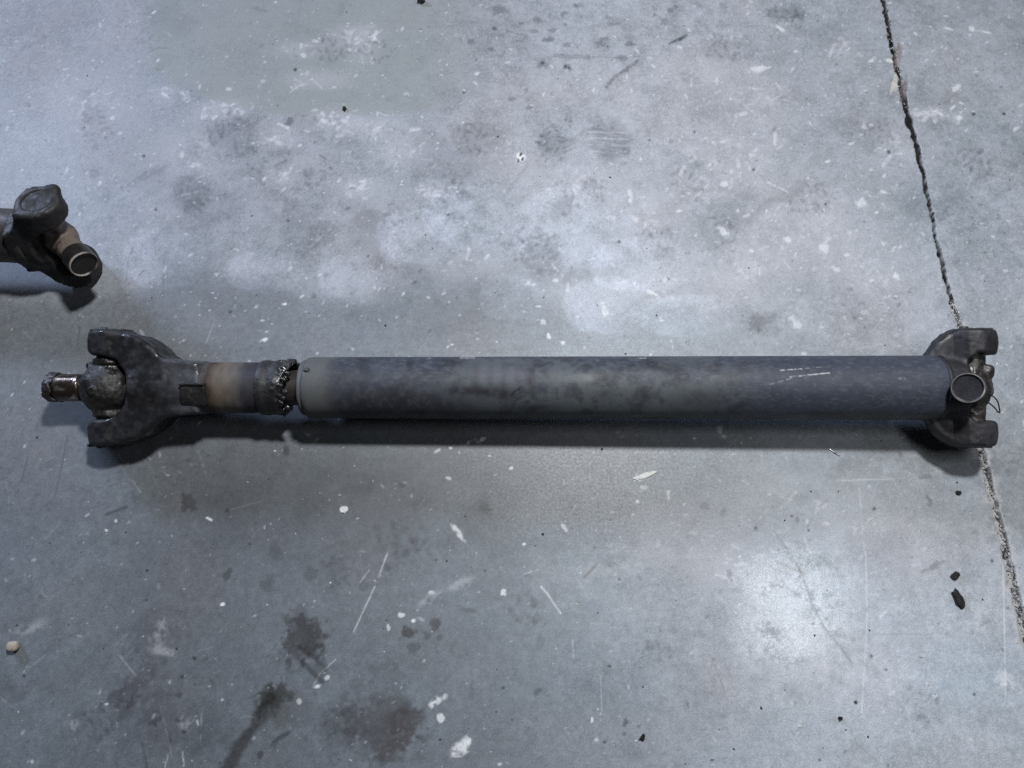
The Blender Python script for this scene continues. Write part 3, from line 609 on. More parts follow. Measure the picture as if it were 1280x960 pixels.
def tube_col(V):
    u = 640 + 891 * 1.04 * V[:, 0]; v = -891 * V[:, 1]     # along the tube, across it
    n = fbm(V, .03, 4, 2.0); n2 = fbm(V, .008, 3, 6.0); nb = fbm(V * np.array([.35, 1, 1]), .05, 3, 8.0)
    c = np.array([.036, .042, .058]) * (0.72 + .56 * n2)[:, None]
    def to(m, t):
        nonlocal c; m = m[:, None]; c = c * (1 - m) + np.array(t) * m
    to(sstep(.42, .58, nb * .7 + n2 * .3) * (1 - sstep(830, 960, u)) * sstep(480, 640, u) * .8, (.072, .084, .088))
    to(sstep(.54, .64, fbm(V, .022, 4, 33.)) * (1 - sstep(900, 1000, u)) * .6, (.024, .025, .032))
    to(sstep(.60, .66, fbm(V * np.array([1, 2.5, 2.5]), .006, 3, 51.)) * .30, (.10, .105, .115))     # dusty film on the middle
    to(sstep(.42, .6, n) * sstep(800, 860, u) * (1 - sstep(860, 960, u)) * .6, (.064, .074, .080))
    to((1 - sstep(400, 432, u + (n - .5) * 50 + (n2 - .5) * 14)) * .95, (.084, .089, .090))                   # pale grey end
    to(np.exp(-((u - 425) / 16) ** 2 - ((v + 16) / 12) ** 2) * sstep(.38, .5, n2) * 1.0, (.028, .028, .03))
    to(sstep(408, 430, u + (n - .5) * 40) * (1 - sstep(470, 530, u)) * sstep(.30, .6, nb) * .8, (.026, .027, .036))
    to(np.exp(-((u - 452 + (n - .5) * 20) / 7) ** 2) * .5, (.020, .020, .026)); to(np.exp(-((u - 520 + (n - .5) * 40) / 22) ** 2) * sstep(-4, 10, v) * .55, (.022, .022, .028))
    # smeared thumb marks
    for k, uu in enumerate((598, 614, 630, 648, 662)):
        to(np.exp(-((u - uu - (n - .5) * 8) / 4.5) ** 2 - ((v + 13 + (n2 - .5) * 14) / 13) ** 2) * .85, (.020, .020, .026))
    to(sstep(590, 600, u) * (1 - sstep(650, 665, u)) * np.exp(-((v + 17) / 12) ** 2) * .55, (.090, .092, .115))
    to(np.exp(-((v - 4 - (u - 600) * .06) / 7) ** 2) * sstep(540, 570, u) * (1 - sstep(630, 650, u)) * .9, (.016, .016, .022))
    for (uu, vv, ru, rv, s) in [(745, -12, 6, 8, .6), (770, -14, 9, 6, .5), (758, 8, 8, 5, .6), (802, 10, 10, 9, .5), (668, 0, 5, 6, .6), (668, 24, 24, 4, .7), (562, -32, 14, 5, .7), (500, 12, 40, 20, .4), (880, 14, 26, 14, .3), (840, -22, 12, 6, .4), (820, -28, 14, 8, .4), (922, 8, 5, 4, .4)]:
        to(np.exp(-((u - uu + (n - .5) * 16) / ru) ** 2 - ((v - vv + (n2 - .5) * 10) / rv) ** 2) * min(1, s * 1.3), (.020, .020, .025))
    d = np.abs((v - 8) + (u - 640) * .75 + (n2 - .5) * 3); to((1 - sstep(1, 2.4, d)) * sstep(636, 640, u) * (1 - sstep(650, 655, u)) * .9, (.012, .012, .014))
    to(sstep(2, 26, v + (n - .5) * 26) * sstep(395, 430, u) * (1 - sstep(540, 640, u + (n - .5) * 60)) * .75, (.022, .022, .028))  # shade of the tube's lower half painted into its colour
    to(sstep(.40, .80, n2 * .6 + fbm(V, .003, 2, 1.) * .4) * (1 - sstep(900, 1000, u)) * .5, (.072, .080, .090))
    # bright scratches at the far part
    for (a, b, wd, s) in [((975, -21), (1004, -23), .5, .7), ((985, -13), (1036, -18), .55, .8), ((1004, -23), (1036, -26), .5, .3), ((960, -4), (990, -12), .6, .3), ((1120, -11), (1128, -11), .9, .25)]:
        t = np.clip((u - a[0]) / (b[0] - a[0]), 0, 1); dd = np.abs(v - (a[1] + (b[1] - a[1]) * t))
        to((1 - sstep(wd * .5, wd * 1.6, dd)) * (u > a[0]) * (u < b[0]) * s * sstep(.35, .55, fbm(V, .004, 2, 3.)), (.45, .45, .47))
    for (a, b) in [(573, 593), (803, 812), (530, 536)]:
        to((u > a) * (u < b) * (1 - sstep(1.0, 2.2, np.abs(v + 37 + (n2 - .5) * 2))) * .45 * sstep(.4, .6, n2), (.4, .4, .42))
    # lower side: darker towards the edge
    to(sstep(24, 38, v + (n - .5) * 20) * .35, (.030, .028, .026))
    for uu in (560, 690, 700): pass
    return c

# ------------------------------------------------------------------ the long drive shaft
SHAFT_TILT = RAD(0.85)
shaft = empty('drive_shaft', (0, 0, H0))
shaft.rotation_euler = (Matrix.Rotation(RAD(21), 3, 'X') @ Matrix.Rotation(-SHAFT_TILT, 3, 'Y')).to_euler()
tag(shaft, 'long black drive shaft with a fat tube lying across the middle of the floor', 'drive shaft', 'drive shafts on the floor')

tprof = [(X(378), R(20)), (X(377.5), R(31)), (X(378.5), R(33.5)), (X(381), R(35)), (X(382), R(34.2)), (X(383.5), R(34.5)), (X(387), R(37.6)), (X(391), R(38.4)), (X(900), R(39.4)), (X(1162), R(40)), (X(1163), R(39)), (X(1163), R(20))]
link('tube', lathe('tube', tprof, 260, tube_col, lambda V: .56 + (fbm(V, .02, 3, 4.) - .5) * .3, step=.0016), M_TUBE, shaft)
# weld seam and tapered throat of the far yoke
wprof = [(X(1161.5), R(38)), (X(1161.8), R(40.4)), (X(1164), R(41.6)), (X(1167), R(41.0)), (X(1168.5), R(39)), (X(1168), R(36))]
link('weld_seam', lathe('weld_seam', wprof, 120, grime((.012, .012, .014), (.03, .03, .034), .5, .006), .6, jitter=.02), M_CAST, shaft)
link('weld_seam', lathe('weld_seam', [(X(384.5), R(34)), (X(384.8), R(36.3)), (X(386), R(37.2)), (X(387.6), R(37.9)), (X(388), R(36))], 100, grime((.07, .07, .07), (.12, .12, .12), .5, .01), .6, jitter=.012), M_CAST, shaft)
nub = sdf_mesh('weld_nub', lambda g: ball(g, (X(381), R(21.5), R(31.5)), (.0045, .0035, .004)) + (vnoise(g, .003) - .5) * .001, (X(374), R(15), R(25)), (X(388), R(28), R(40)), .0008, grime((.03, .03, .03), (.1, .1, .1), .6, .004), .6)
link('weld_nub', nub, M_CAST, shaft).location.x = R(10)

# --- near-end yoke with its neck
YL = -0.568 - 0.0
def yoke_fn(outer, inner, cx, neck, side, ztaper):
    def f(g):
        x, y, z = g[..., 0], g[..., 1], g[..., 2]
        ay = np.abs(y)
        d2 = poly2(x, ay, outer)
        hz = np.interp(x, ztaper[0], ztaper[1])
        out_ = np.clip((x - cx) * side, 0, R(29))                    # beyond the ear's axis: round
        hz = np.minimum(hz, np.where((x - cx) * side > 0, np.sqrt(np.maximum(R(29) ** 2 - out_ ** 2, 1e-8)), 1.0))
        d = smax(d2, np.abs(z) - hz, .008)
        boss = cyl(g, (cx, 0, 0), (0, 1, 0), R(27), -R(71), R(71), .005)
        d = smax(smin(d, boss, .005), -poly2(x, ay, inner), .006)
        d = smin(d, cyl(g, (neck[0], 0, 0), (1, 0, 0), neck[2], 0, neck[1] - neck[0], .002), .007)
        for s in (-1, 1): d = smax(d, -cyl(g, (cx, 0, 0), (0, s, 0), .0232, R(60), .12, .001), .002)
        return d + (fbm(g, .012, 3, 2.) - .5) * .0012 + (vnoise(g, .004, 5.) - .5) * .0007
    return f
oL = [(X(114), -.02), (X(112), R(49)), (X(113), R(58)), (X(118), R(66)), (X(128), R(71)), (X(160), R(68)), (X(176), R(65)), (X(189), R(58.5)), (X(200), R(50)), (X(208), R(41)), (X(216), R(36.5)), (X(232), R(34)), (X(257), R(31)), (X(257), -.02)]
iL = [(X(90), -.03), (X(90), R(47)), (X(113), R(46)), (X(122), R(40)), (X(140), R(39)), (X(153), R(34)), (X(163), R(20)), (X(167), 0), (X(167), -.03)]
fL = yoke_fn(oL, iL, X(137), (X(170), X(258), R(32)), -1, ([X(105), X(150), X(190), X(230)], [.024, .026, .031, .033]))
def yokeL_col(V):
    c = grime((.014, .014, .016), (.027, .027, .031), .7, .03)(V)
    u = 640 + 891 * V[:, 0]; n = fbm(V, .012, 3, 7.)
    m = (sstep(205, 245, u + (n - .5) * 40) * .8)[:, None]
    return c * (1 - m) + np.array([.056, .058, .066]) * (0.7 + .6 * n)[:, None] * m
yl = link('yoke', sdf_mesh('yoke', fL, (X(98), -R(82), -.045), (X(266), R(82), .045), .00145, yokeL_col, rgh(.24, .60, .008)), M_CAST, shaft)
yl['label'] = 'grease covered yoke at the slip joint end'
def strap(yk, x0, x1, s, rr):
    me = sdf_mesh('retaining_strap', lambda g: smin(box(g, ((x0 + x1) / 2, s * R(71.5), 0), ((x1 - x0) / 2, .0022, .016), .001), cyl(g, (x0 + .011, 0, .0), (0, s, 0), .006, R(70), R(76), .001), .001) + (vnoise(g, .004) - .5) * .0008,
                  (x0 - .004, min(s * R(67), s * R(80)), -.02), (x1 + .004, max(s * R(67), s * R(80)), .02), .0011, grime((.018, .018, .02), (.05, .05, .055), .6, .01, 3.), .5)
    link('retaining_strap', me, M_CAST, yk)
strap(yl, X(115), X(157), 1, 0); strap(yl, X(112), X(150), -1, 0)

# balance weight plate on the neck
def weight_fn(g):
    rr = np.sqrt(g[..., 1] ** 2 + g[..., 2] ** 2)
    d = np.maximum(np.abs(rr - R(33.5)) - .0042, box(g, (X(242), -R(8.5), .034), (R(15), R(13.5), .03), .003))
    rim = np.maximum(np.abs(rr - R(36)) - .0042, box(g, (X(242), R(4.2), .036), (R(15), R(1.6), .03), .001))
    return smin(d, rim, .001) + (vnoise(g, .005) - .5) * .0008
link('balance_weight', sdf_mesh('balance_weight', weight_fn, (X(224), -R(26), .015), (X(260), R(9), .050), .0009, grime((.016, .015, .016), (.04, .038, .041), .7, .012, 5.), rgh(.35, .6)), M_CAST, shaft).location.x = R(11)

# sleeve with rust bands
def sleeve_col(V):
    u = 640 + 891 * V[:, 0]; n = fbm(V, .014, 4, 3.); n2 = fbm(V * np.array([1, .4, .4]), .006, 3, 6.)
    uu = u + (n - .5) * 12
    xs_ = [250, 256, 259, 264, 270, 284, 296, 303, 316, 330]
    cs = np.array([(.06, .058, .06), (.045, .036, .033), (.028, .019, .015), (.072, .052, .038), (.098, .080, .062), (.094, .081, .069), (.080, .073, .069), (.036, .036, .042), (.024, .024, .032), (.014, .014, .018)])
    c = np.stack([np.interp(uu, xs_, cs[:, k]) for k in range(3)], -1)
    return c * (.65 + .7 * n2)[:, None]
link('slip_sleeve', lathe('slip_sleeve', [(X(246), R(25)), (X(246), R(31.2)), (X(248), R(32)), (X(300), R(31.8)), (X(330), R(31.6)), (X(330), R(22))], 96, sleeve_col, rgh(.55, .75, .02), step=.002, jitter=.006), M_TUBE, shaft).location.x = R(9)
# torn rubber seal, smeared with grease
def seal_fn(g):
    x, y, z = g[..., 0], g[..., 1], g[..., 2]
    rr = np.sqrt(y * y + z * z); ang = np.arctan2(y, z)
    e = fbm(np.stack([np.cos(ang) * .03, np.sin(ang) * .03, ang * 0], -1), .016, 3, 4.)
    endx = X(349) + (e - .45) * .018 + .012 * sstep(.35, .9, np.sin(ang))
    ring = np.maximum(np.maximum(np.abs(rr - R(31.8) - .0007 * np.sin((x - X(320)) / .0030)) - .0026, X(318) - x), x - endx)
    d = ring + (fbm(g, .006, 3, 8.) - .5) * (.0010 + .0030 * sstep(X(336), X(346), x))
    for k in range(14):
        a = -1.3 + k * .23; c = (X(352 + (k * 37 % 11) - 4), R(33) * math.sin(a), R(33) * math.cos(a))
        d = smin(d, ball(g, c, (.0045, .004, .0035)) + (vnoise(g, .0025) - .5) * .002, .002)
    return d
link('torn_seal', sdf_mesh('torn_seal', seal_fn, (X(314), -.046, -.046), (X(376), .046, .046), .0012, grime((.010, .010, .011), (.022, .021, .021), .5, .01), lambda V: .58 - .34 * sstep(X(336), X(348), V[:, 0]) * sstep(.40, .55, fbm(V, .010, 3, 2.))), M_GREASE, shaft).location.x = R(9)
link('spline_shaft', lathe('spline_shaft', [(X(322), R(10)), (X(322), R(23)), (X(352), R(23)), (X(354), R(22)), (X(381), R(22))], 72, grime((.026, .022, .021), (.05, .04, .036), .7, .01), .5, step=.002, jitter=.02), M_CAST, shaft)

# --- joint cross at the slip end: hub, two trunnions held in the ears, one bare journal pointing out
def crossL_fn(g):
    c = (X(131), 0, 0)
    d = ball(g, (X(128), -R(1), .002), (R(33), R(34), .033))
    d = smin(d, cyl(g, c, (0, 1, 0), .019, -R(64), R(64)), .006)
    d = smin(d, cyl(g, c, (-1, 0, 0), .0165, 0, R(38)), .006)
    for s_ in (-1, 1): d = smin(d, cyl(g, c, (0, s_, 0), .0235, .032, .041, .002), .0015)          # dust seals
    d = smin(d, cyl(g, c, (-1, 0, 0), .0215, .030, .0345, .0015), .0015)
    d = smin(d, cyl(g, (X(124), -R(4), .030), (0, 0, 1), .006, 0, .008, .001), .0015)         # grease fitting boss
    d = smin(d, ball(g, (X(106), R(27), .004), (.005, .006, .004)), .004)
    return d + (fbm(g, .014, 3, 3.) - .5) * .0022 + (vnoise(g, .004) - .5) * .0012
cl = link('cross', sdf_mesh('cross', crossL_fn, (X(85), -R(70), -.042), (X(176), R(70), .042), .0014, grime((.011, .010, .010), (.018, .016, .016), .8, .016), rgh(.30, .6, .012)), M_GREASE, shaft)
cl.location.x = R(4); cl['label'] = 'grease caked cross with one bare journal pointing out'
def journal_col(V):
    u = 640 + 891 * V[:, 0]; n = fbm(V * np.array([.5, 1, 1]), .008, 4, 2.); n2 = fbm(V, .012, 2, 9.)
    c = np.array([.10, .075, .062]) * (.6 + .9 * n)[:, None]
    m = (sstep(.52, .66, n) * sstep(66, 72, u) * (1 - sstep(90, 95, u)))[:, None]
    c = c * (1 - m) + np.array([.46, .42, .40]) * m
    d = ((1 - sstep(62, 72, u + (n2 - .5) * 16)))[:, None]
    return c * (1 - d) + np.array([.020, .016, .015]) * d
link('journal', lathe('journal', [(X(98), R(9)), (X(97.5), R(15.4)), (X(95.5), R(15.8)), (X(95), R(17)), (X(92.5), R(17.2)), (X(92), R(16.6)), (X(90), R(17.2)), (X(66), R(17.6)), (X(64), R(17.2)), (X(62), R(12)), (X(62), R(2))], 72, journal_col, lambda V: .24 + .35 * (1 - sstep(62, 74, 640 + 891 * V[:, 0])), step=.0012, jitter=.006), M_STEEL, cl)
def cupL_fn(g):
    x, y, z = g[..., 0], g[..., 1], g[..., 2]; rr = np.sqrt(y * y + z * z); ang = np.arctan2(y, z)
    e = vnoise(np.stack([np.cos(ang) * .02, np.sin(ang) * .02, ang * 0], -1), .006)
    d = np.maximum(np.maximum(rr - R(18.2) - .0015 * sstep(.5, .9, np.sin(ang)), X(53) + (e - .4) * .004 - x), x - X(64.5) - (e - .5) * .012)
    d = np.maximum(d, -(np.maximum(rr - R(12), x - X(57))))
    return d + (fbm(g, .005, 3) - .5) * .0026
link('torn_cup', sdf_mesh('torn_cup', cupL_fn, (X(46), -.027, -.027), (X(74), .027, .027), .0010, grime((.016, .013, .012), (.05, .04, .036), .6, .006), .45), M_GREASE, cl)
def cup(name, par, c, ax, r, h0, h1, colf, rough, mat, ring=True):
    """bearing cup: drum with a recessed face and a bright lip, along ax from c"""
    ax = np.array(ax, float); ax /= np.linalg.norm(ax)
    prof = [(h0, r * .6), (h0, r), (h1 - .0022, r), (h1 - .0006, r - .0003), (h1, r - .0008), (h1, r - .0017), (h1 - .0030, r - .0024), (h1 - .0034, r * .3), (h1 - .0034, .0004)]
    me = lathe(name, prof, 64, colf, rough, step=.0012)
    o = link(name, me, mat, par)
    q = Vector((1, 0, 0)).rotation_difference(Vector(ax)); o.rotation_mode = 'QUATERNION'; o.rotation_quaternion = q; o.location = c
    return o
dk = grime((.020, .020, .022), (.05, .05, .055), .6, .012)
cup('bearing_cup', cl, (X(137), 0, 0), (0, 1, 0), .0226, R(50), R(69), dk, .5, M_CAST)
cup('bearing_cup', cl, (X(137), 0, 0), (0, -1, 0), .0226, R(50), R(69), dk, .5, M_CAST)

# --- far-end yoke, cross and cups
CX = X(1209)
oR = [(X(1148), -.02), (X(1148), R(36)), (X(1155), R(45)), (X(1164), R(58)), (X(1175), R(67)), (X(1186), R(71)), (X(1215), R(72)), (X(1226), R(69.5)), (X(1234), R(62)), (X(1237), R(52)), (X(1231), R(43)), (X(1231), -.02)]
iR = [(X(1262), -.03), (X(1262), R(42)), (X(1228), R(40)), (X(1205), R(42)), (X(1194), R(34)), (X(1187), R(18)), (X(1185), 0), (X(1185), -.03)]
fR = yoke_fn(oR, iR, X(1209), (X(1164), X(1192), R(37)), 1, ([X(1150), X(1180), X(1194), X(1241)], [.010, .014, .027, .026]))
yr = link('yoke', sdf_mesh('yoke', fR, (X(1144), -R(82), -.046), (X(1250), R(82), .046), .00145, grime((.014, .014, .017), (.028, .028, .033), .7, .03, 9.), rgh(.45, .65, .02, 2.)), M_CAST, shaft)
yr['label'] = 'yoke welded to the end of the tube'
strap(yr, X(1190), X(1228), 1, 0); strap(yr, X(1188), X(1227), -1, 0)
BET = RAD(32.5); fa = (-math.sin(BET), 0, math.cos(BET)); fb = (math.sin(BET), 0, -math.cos(BET))
def crossR_fn(g):
    c = (CX, 0, 0)
    d = ball(g, c, (.026, .030, .026))
    d = smin(d, cyl(g, c, (0, 1, 0), .0175, -R(62), R(62)), .006)
    d = smin(d, cyl(g, c, fa, .0175, -.062, .062), .006)
    d = smin(d, ball(g, (X(1223), R(20), .012), (.008, .010, .008)), .004)
    return d + (fbm(g, .010, 3, 6.) - .5) * .004 + (vnoise(g, .0035) - .5) * .0014
cr = link('cross', sdf_mesh('cross', crossR_fn, (CX - .062, -.075, -.068), (CX + .062, .075, .068), .0015, grime((.016, .014, .014), (.040, .034, .032), .8, .012, 4.), rgh(.3, .6, .01)), M_GREASE, shaft)
cr['label'] = 'dirty brown cross with a bright rimmed cup facing up'
def cup_col(V):
    h = V[:, 0]; r = np.hypot(V[:, 1], V[:, 2]); n = fbm(V, .01, 3, 2.); n2 = fbm(V, .0035, 2, 5.)
    c = np.array([.018, .018, .022]) * (.5 + n)[:, None]
    m = (sstep(.0179, .0182, r) * (h > .0805) * (.25 + .75 * sstep(.40, .60, fbm(V, .022, 2, 2.))))[:, None]
    c = c * (1 - m) + np.array([.36, .33, .31]) * m
    m2 = ((h < .078) * .6)[:, None]
    return c * (1 - m2) + np.array([.030, .028, .028]) * m2 * (.5 + n2)[:, None]
cup('bearing_cup', cr, (CX, 0, 0), fa, .0198, .050, .082, cup_col, .38, M_CAST)
cup('bearing_cup', cr, (CX, 0, 0), fb, .0232, .050, .082, dk, .5, M_CAST)
cup('bearing_cup', cr, (CX, 0, 0), (0, 1, 0), .0226, R(50), R(69), dk, .5, M_CAST)
cup('bearing_cup', cr, (CX, 0, 0), (0, -1, 0), .0226, R(50), R(69), dk, .5, M_CAST)
def wire(name, pts, r, mat, par):
    cu = bpy.data.curves.new(name, 'CURVE'); cu.dimensions = '3D'; cu.bevel_depth = r; cu.bevel_resolution = 2
    sp = cu.splines.new('NURBS'); sp.points.add(len(pts) - 1); sp.use_endpoint_u = True; sp.order_u = 3
    for p, q in zip(sp.points, pts): p.co = (*q, 1)
    o = bpy.data.objects.new(name, cu); COL.objects.link(o)
    dg = bpy.context.evaluated_depsgraph_get(); me = bpy.data.meshes.new_from_object(o.evaluated_get(dg)); bpy.data.objects.remove(o)
    me.materials.clear(); return link(name, me, mat, par)
M_WIRE = plain_mat('dark_wire', (.02, .018, .018), (.06, .055, .05), .45, .6, 300)
wire('snap_wire', [(X(1216), R(-6), .024), (X(1228), R(-12), .024), (X(1238), R(-28), .012), (X(1237), R(-32), .012), (X(1226), R(-22), .020), (X(1214), R(-14), .020)], .0009, M_WIRE, cr)

# ------------------------------------------------------------------ the second shaft, reaching in from the side
H2 = 0.0805
c2 = px2w(76, 298, H2)
sh2 = empty('drive_shaft', tuple(c2))
sh2.rotation_euler = (Matrix.Rotation(RAD(21), 3, 'X') @ Matrix.Rotation(RAD(-3), 3, 'Z')).to_euler()
tag(sh2, 'end of a second, brown drive shaft lying behind the greasy yoke, its cross tilted aside', 'drive shaft', 'drive shafts on the floor')
EA = np.array([0, .55, .835]); EA /= np.linalg.norm(EA); EW = np.array([0, -EA[2], EA[1]])
TB = np.array([1, 0, 0]) * math.cos(RAD(43)) + EW * math.sin(RAD(43))
def tube2_col(V):
    n = fbm(V, .03, 4, 12.); n2 = fbm(V, .008, 3, 16.)
    c = np.array([.036, .032, .031]) * (.6 + .8 * n2)[:, None]
    m = (sstep(.5, .66, n) * .7)[:, None]
    return c * (1 - m) + np.array([.085, .060, .045]) * m
link('tube', lathe('tube', [(-1.0, .040), (-.052, .040), (-.050, .0425), (-.040, .0425), (-.038, .041), (-.036, .02)], 96, tube2_col, rgh(.45, .65, .02), step=.004), M_TUBE, sh2)
def yoke2_fn(g):
    q = np.stack([g[..., 0], g @ EA, g @ EW], -1)             # ear axis becomes y
    x, y, z = q[..., 0], q[..., 1], q[..., 2]; ay = np.abs(y)
    out = [(-.055, -.02), (-.055, .038), (-.042, .042), (-.033, .056), (-.026, .072), (.0, .074), (.022, .074), (.030, .066), (.030, .044), (.030, -.02)]
    inn = [(.05, -.03), (.05, .046), (.018, .045), (.002, .042), (-.010, .030), (-.014, 0), (-.014, -.03)]
    d = smax(poly2(x, ay, out), np.abs(z) - np.interp(x, [-.055, -.03, 0, .01, .02, .026, .031], [.040, .031, .031, .0293, .0237, .0169, .004]), .008)
    d = smin(d, cyl(q, (0, 0, 0), (0, 1, 0), .0315, -.074, .074, .004), .008)
    d = smax(d, -poly2(x, ay, inn), .006)
    d = smin(d, cyl(q, (-.058, 0, 0), (1, 0, 0), .040, 0, .034, .002), .010)
    d = smin(d, ball(q, (.012, .072, -.026), (.010, .008, .010)), .006)
    return d + (fbm(q, .012, 3, 5.) - .5) * .0022 + (vnoise(q, .004) - .5) * .001
link('yoke', sdf_mesh('yoke', yoke2_fn, (-.085, -.09, -.09), (.045, .09, .09), .0017, grime((.013, .012, .013), (.027, .023, .023), .7, .03, 2.), rgh(.55, .75)), M_CAST, sh2)
def cross2_fn(g):
    d = ball(g, (0, 0, 0), (.025, .025, .025))
    d = smin(d, cyl(g, (0, 0, 0), EA, .018, -.062, .062), .006)
    d = smin(d, cyl(g, (0, 0, 0), TB, .0185, -.062, .060), .006)
    return d + (fbm(g, .010, 3, 6.) - .5) * .003
def cross2_col(V):
    t = V @ TB; n = fbm(V, .012, 3, 1.)
    c = np.array([.030, .026, .024]) * (.5 + n)[:, None]
    m = (sstep(-.005, .012, t) * sstep(.30, .46, n))[:, None]
    return c * (1 - m) + np.array([.125, .098, .084]) * (.6 + .8 * n)[:, None] * m
x2 = link('cross', sdf_mesh('cross', cross2_fn, (-.072, -.072, -.072), (.072, .072, .072), .0016, cross2_col, rgh(.4, .6, .01)), M_CAST, sh2)
def cup2_col(V):
    r = np.hypot(V[:, 1], V[:, 2]); n = fbm(V, .008, 3, 3.)
    c = np.array([.020, .018, .018]) * (.5 + n)[:, None]
    m = (sstep(.0182, .0188, r) * (V[:, 0] > .0695) * sstep(.36, .62, fbm(V, .020, 2, 8.)))[:, None]
    return c * (1 - m) + np.array([.30, .27, .25]) * m
cup('bearing_cup', x2, (0, 0, 0), TB, .0208, .046, .072, cup2_col, .32, M_CAST)
cup('bearing_cup', x2, (0, 0, 0), -TB, .0225, .050, .070, dk, .5, M_CAST)
cup('bearing_cup', x2, (0, 0, 0), EA, .0225, .060, .0770, grime((.026, .022, .022), (.05, .042, .041), .8, .012, 7.), .85, M_CAST)
cup('bearing_cup', x2, (0, 0, 0), -EA, .0235, .060, .0775, dk, .5, M_CAST)

# ------------------------------------------------------------------ bits lying on the floor
def lump(name, u, v, rx, ry, rz, ang, mat, label, cat, group=None, seed=0, rough=.75):
    n1, n2 = 14, 9
    V = []; F = []
    th = np.linspace(0, 2 * np.pi, n1, endpoint=False); ph = np.linspace(-np.pi / 2, np.pi / 2, n2)
    g = np.array([[np.cos(p) * np.cos(t), np.cos(p) * np.sin(t), np.sin(p)] for p in ph for t in th])
    k = 1 + (fbm(g, .55, 3, seed * 3.1) - .5) * 2.4 * rough
    g = np.sign(g) * np.abs(g) ** .8 * k[:, None] * np.array([rx, ry, rz])
    g[:, 2] -= g[:, 2].min()
    i = np.arange(n2 - 1)[:, None] * n1 + np.arange(n1); j = np.arange(n2 - 1)[:, None] * n1 + (np.arange(n1) + 1) % n1
    Fq = np.stack([i, j, j + n1, i + n1], -1).reshape(-1, 4)
    me = mesh_np(name, g, Fq, smooth=(cat == 'pebble'))
    o = link(name, me, mat); p = px2w(u, v); o.location = (p[0], p[1], 0.0); o.rotation_euler = (0, 0, RAD(ang))
    return tag(o, label, cat, group)
M_SOIL = plain_mat('black_grease_crumb', (.010, .010, .011), (.024, .023, .023), .85, 0, 400, .3, .2)
M_PALE = plain_mat('pale_stone', (.42, .38, .31), (.30, .26, .20), .7, 0, 250)
M_CHIP = plain_mat('white_paint_flake', (.62, .63, .62), (.45, .46, .45), .6, 0, 300)
M_SLIV = plain_mat('bright_steel_sliver', (.62, .62, .62), (.35, .35, .36), .3, .9, 200)
lump('pebble', 20, 808, .0072, .0066, .0068, 10, M_PALE, 'small pale beige pebble alone near the lower edge', 'pebble', seed=2, rough=.2)
lump('dirt_crumb', 1197, 748, .0062, .0100, .0022, 18, M_SOIL, 'largest flat black crumb beside the floor joint', 'dirt crumb', 'black crumbs on the floor', 3)
lump('dirt_crumb', 1193, 720, .0062, .0046, .0020, 30, M_SOIL, 'angular black crumb just above the largest flat one by the joint', 'dirt crumb', 'black crumbs on the floor', 4)
lump('dirt_crumb', 527, 3, .0060, .0050, .0036, 0, M_SOIL, 'round black crumb at the upper edge of the floor', 'dirt crumb', 'black crumbs on the floor', 5)
lump('dirt_crumb', 431, 137, .0031, .0036, .0020, 0, M_SOIL, 'black crumb on the border of the greenish bare patch', 'dirt crumb', 'black crumbs on the floor', 6)
lump('dirt_crumb', 1197, 616, .0036, .0030, .0018, 0, M_SOIL, 'small black crumb just below the shadow of the welded yoke', 'dirt crumb', 'black crumbs on the floor', 7)
lump('dirt_crumb', 1050, 898, .0025, .0023, .0015, 0, M_SOIL, 'small round black crumb below the long white scratch', 'dirt crumb', 'black crumbs on the floor', 8)
lump('dirt_crumb', 803, 922, .0026, .0046, .0012, -35, M_SOIL, 'slanted black crumb low on the floor beside dark specks', 'dirt crumb', 'black crumbs on the floor', 9)
lump('paint_flake', 806, 595, .0130, .0026, .0012, 22, M_CHIP, 'long slanted white paint flake below the middle of the tube', 'paint flake', 'white flakes on the floor', 10)
lump('paint_flake', 430, 637, .0050, .0046, .0010, 0, M_CHIP, 'roundish white paint flake below the torn seal', 'paint flake', 'white flakes on the floor', 11)
s = lump('metal_sliver', 1043, 566, .0085, .0011, .0011, -40, M_SLIV, 'bright thin metal sliver at the shadow edge of the tube', 'metal sliver', seed=12, rough=.15)

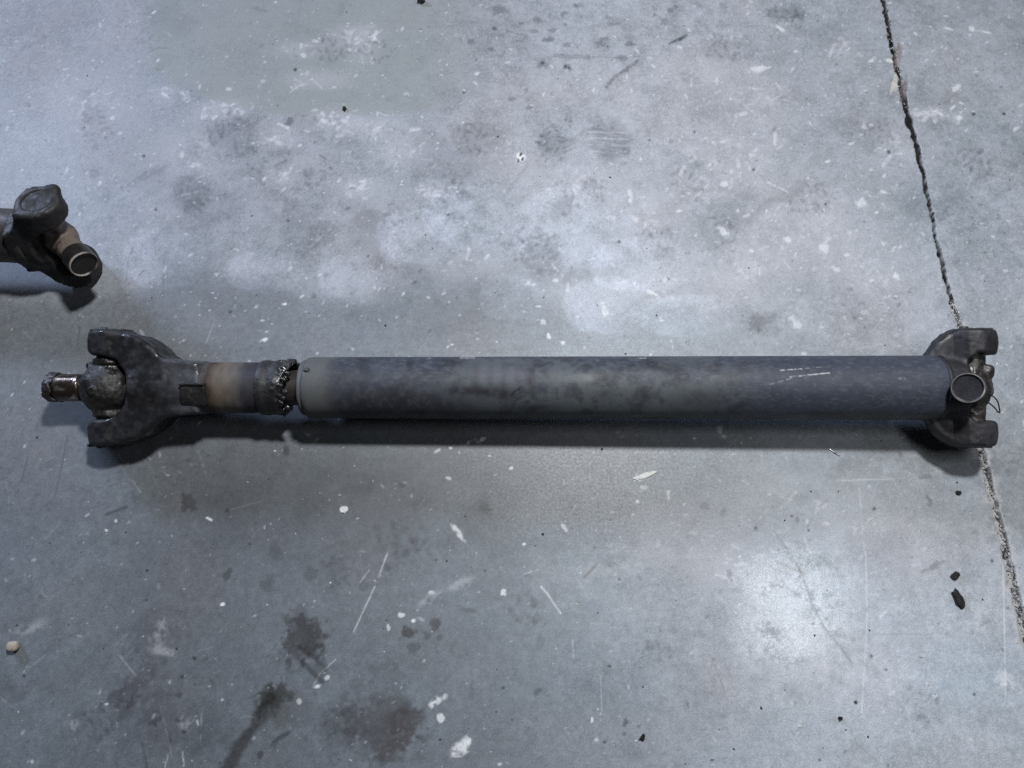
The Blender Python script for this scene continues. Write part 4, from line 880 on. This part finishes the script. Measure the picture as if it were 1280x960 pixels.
# loose grit: far too many to count
GV = []; GF = []; GC = []
base = np.array([[1, 0, 0], [-1, 0, 0], [0, 1, 0], [0, -1, 0], [0, 0, 1], [0, 0, -.2]], float)
tri = np.array([[0, 2, 4], [2, 1, 4], [1, 3, 4], [3, 0, 4], [2, 0, 5], [1, 2, 5], [3, 1, 5], [0, 3, 5]])
def grain(x, y, r, c, fl=.55):
    b = base * (1 + RNG.normal(0, .25, (6, 1))) * np.array([r * RNG.uniform(1, 1.7), r, r * fl]); a = RNG.uniform(0, 6.28)
    rot = np.array([[math.cos(a), -math.sin(a), 0], [math.sin(a), math.cos(a), 0], [0, 0, 1]])
    GF.append(tri + 6 * len(GV)); GV.append(b @ rot.T + np.array([x, y, r * .12])); GC.append(np.tile(c, (6, 1)))
for k in range(900):
    u, v = RNG.uniform(-20, 1300), RNG.uniform(-10, 970); p = px2w(u, v)
    pale = RNG.random() < .6
    c = np.array([.50, .50, .50]) * RNG.uniform(.5, 1.1) if pale else np.array([.03, .03, .032])
    grain(p[0], p[1], .0004 + min(RNG.exponential(.00035), .0016), c)
for k in range(420):                                              # crumbs along the broken joint
    v = RNG.choice([RNG.uniform(375, 412), RNG.uniform(560, 800), RNG.uniform(30, 140)], p=[.2, .65, .15])
    u = np.interp(v, [q[1] for q in JPX], [q[0] for q in JPX]) + RNG.normal(0, 3.2); p = px2w(u, v)
    c = np.array([.36, .35, .34]) * RNG.uniform(.4, 1.2) if RNG.random() < .88 else np.array([.06, .06, .06])
    grain(p[0], p[1], RNG.uniform(.0005, .0015), c, .5)
me = mesh_np('grit', np.concatenate(GV), np.concatenate(GF), smooth=False)
set_col(me, np.concatenate(GC)); set_f(me, np.full(len(me.vertices), .75), 'rough')
tag(link('grit', me, M_FLOOR), 'scattered pale and dark grit loose on the concrete', kind='stuff')

if __name__ == '__main__':
    import os
    if os.environ.get('SHAFT_DEBUG'):
        bpy.context.view_layer.update()
        for o in bpy.data.objects:
            if o.type == 'MESH' and o.parent and o.parent.name != 'floor':
                n = len(o.data.vertices); V = np.empty(n * 3, np.float32); o.data.vertices.foreach_get('co', V)
                Wm = np.array(o.matrix_world); Z = V.reshape(-1, 3) @ Wm[2, :3] + Wm[2, 3]
                print('LOWZ', o.name, round(float(Z.min()), 4), n)
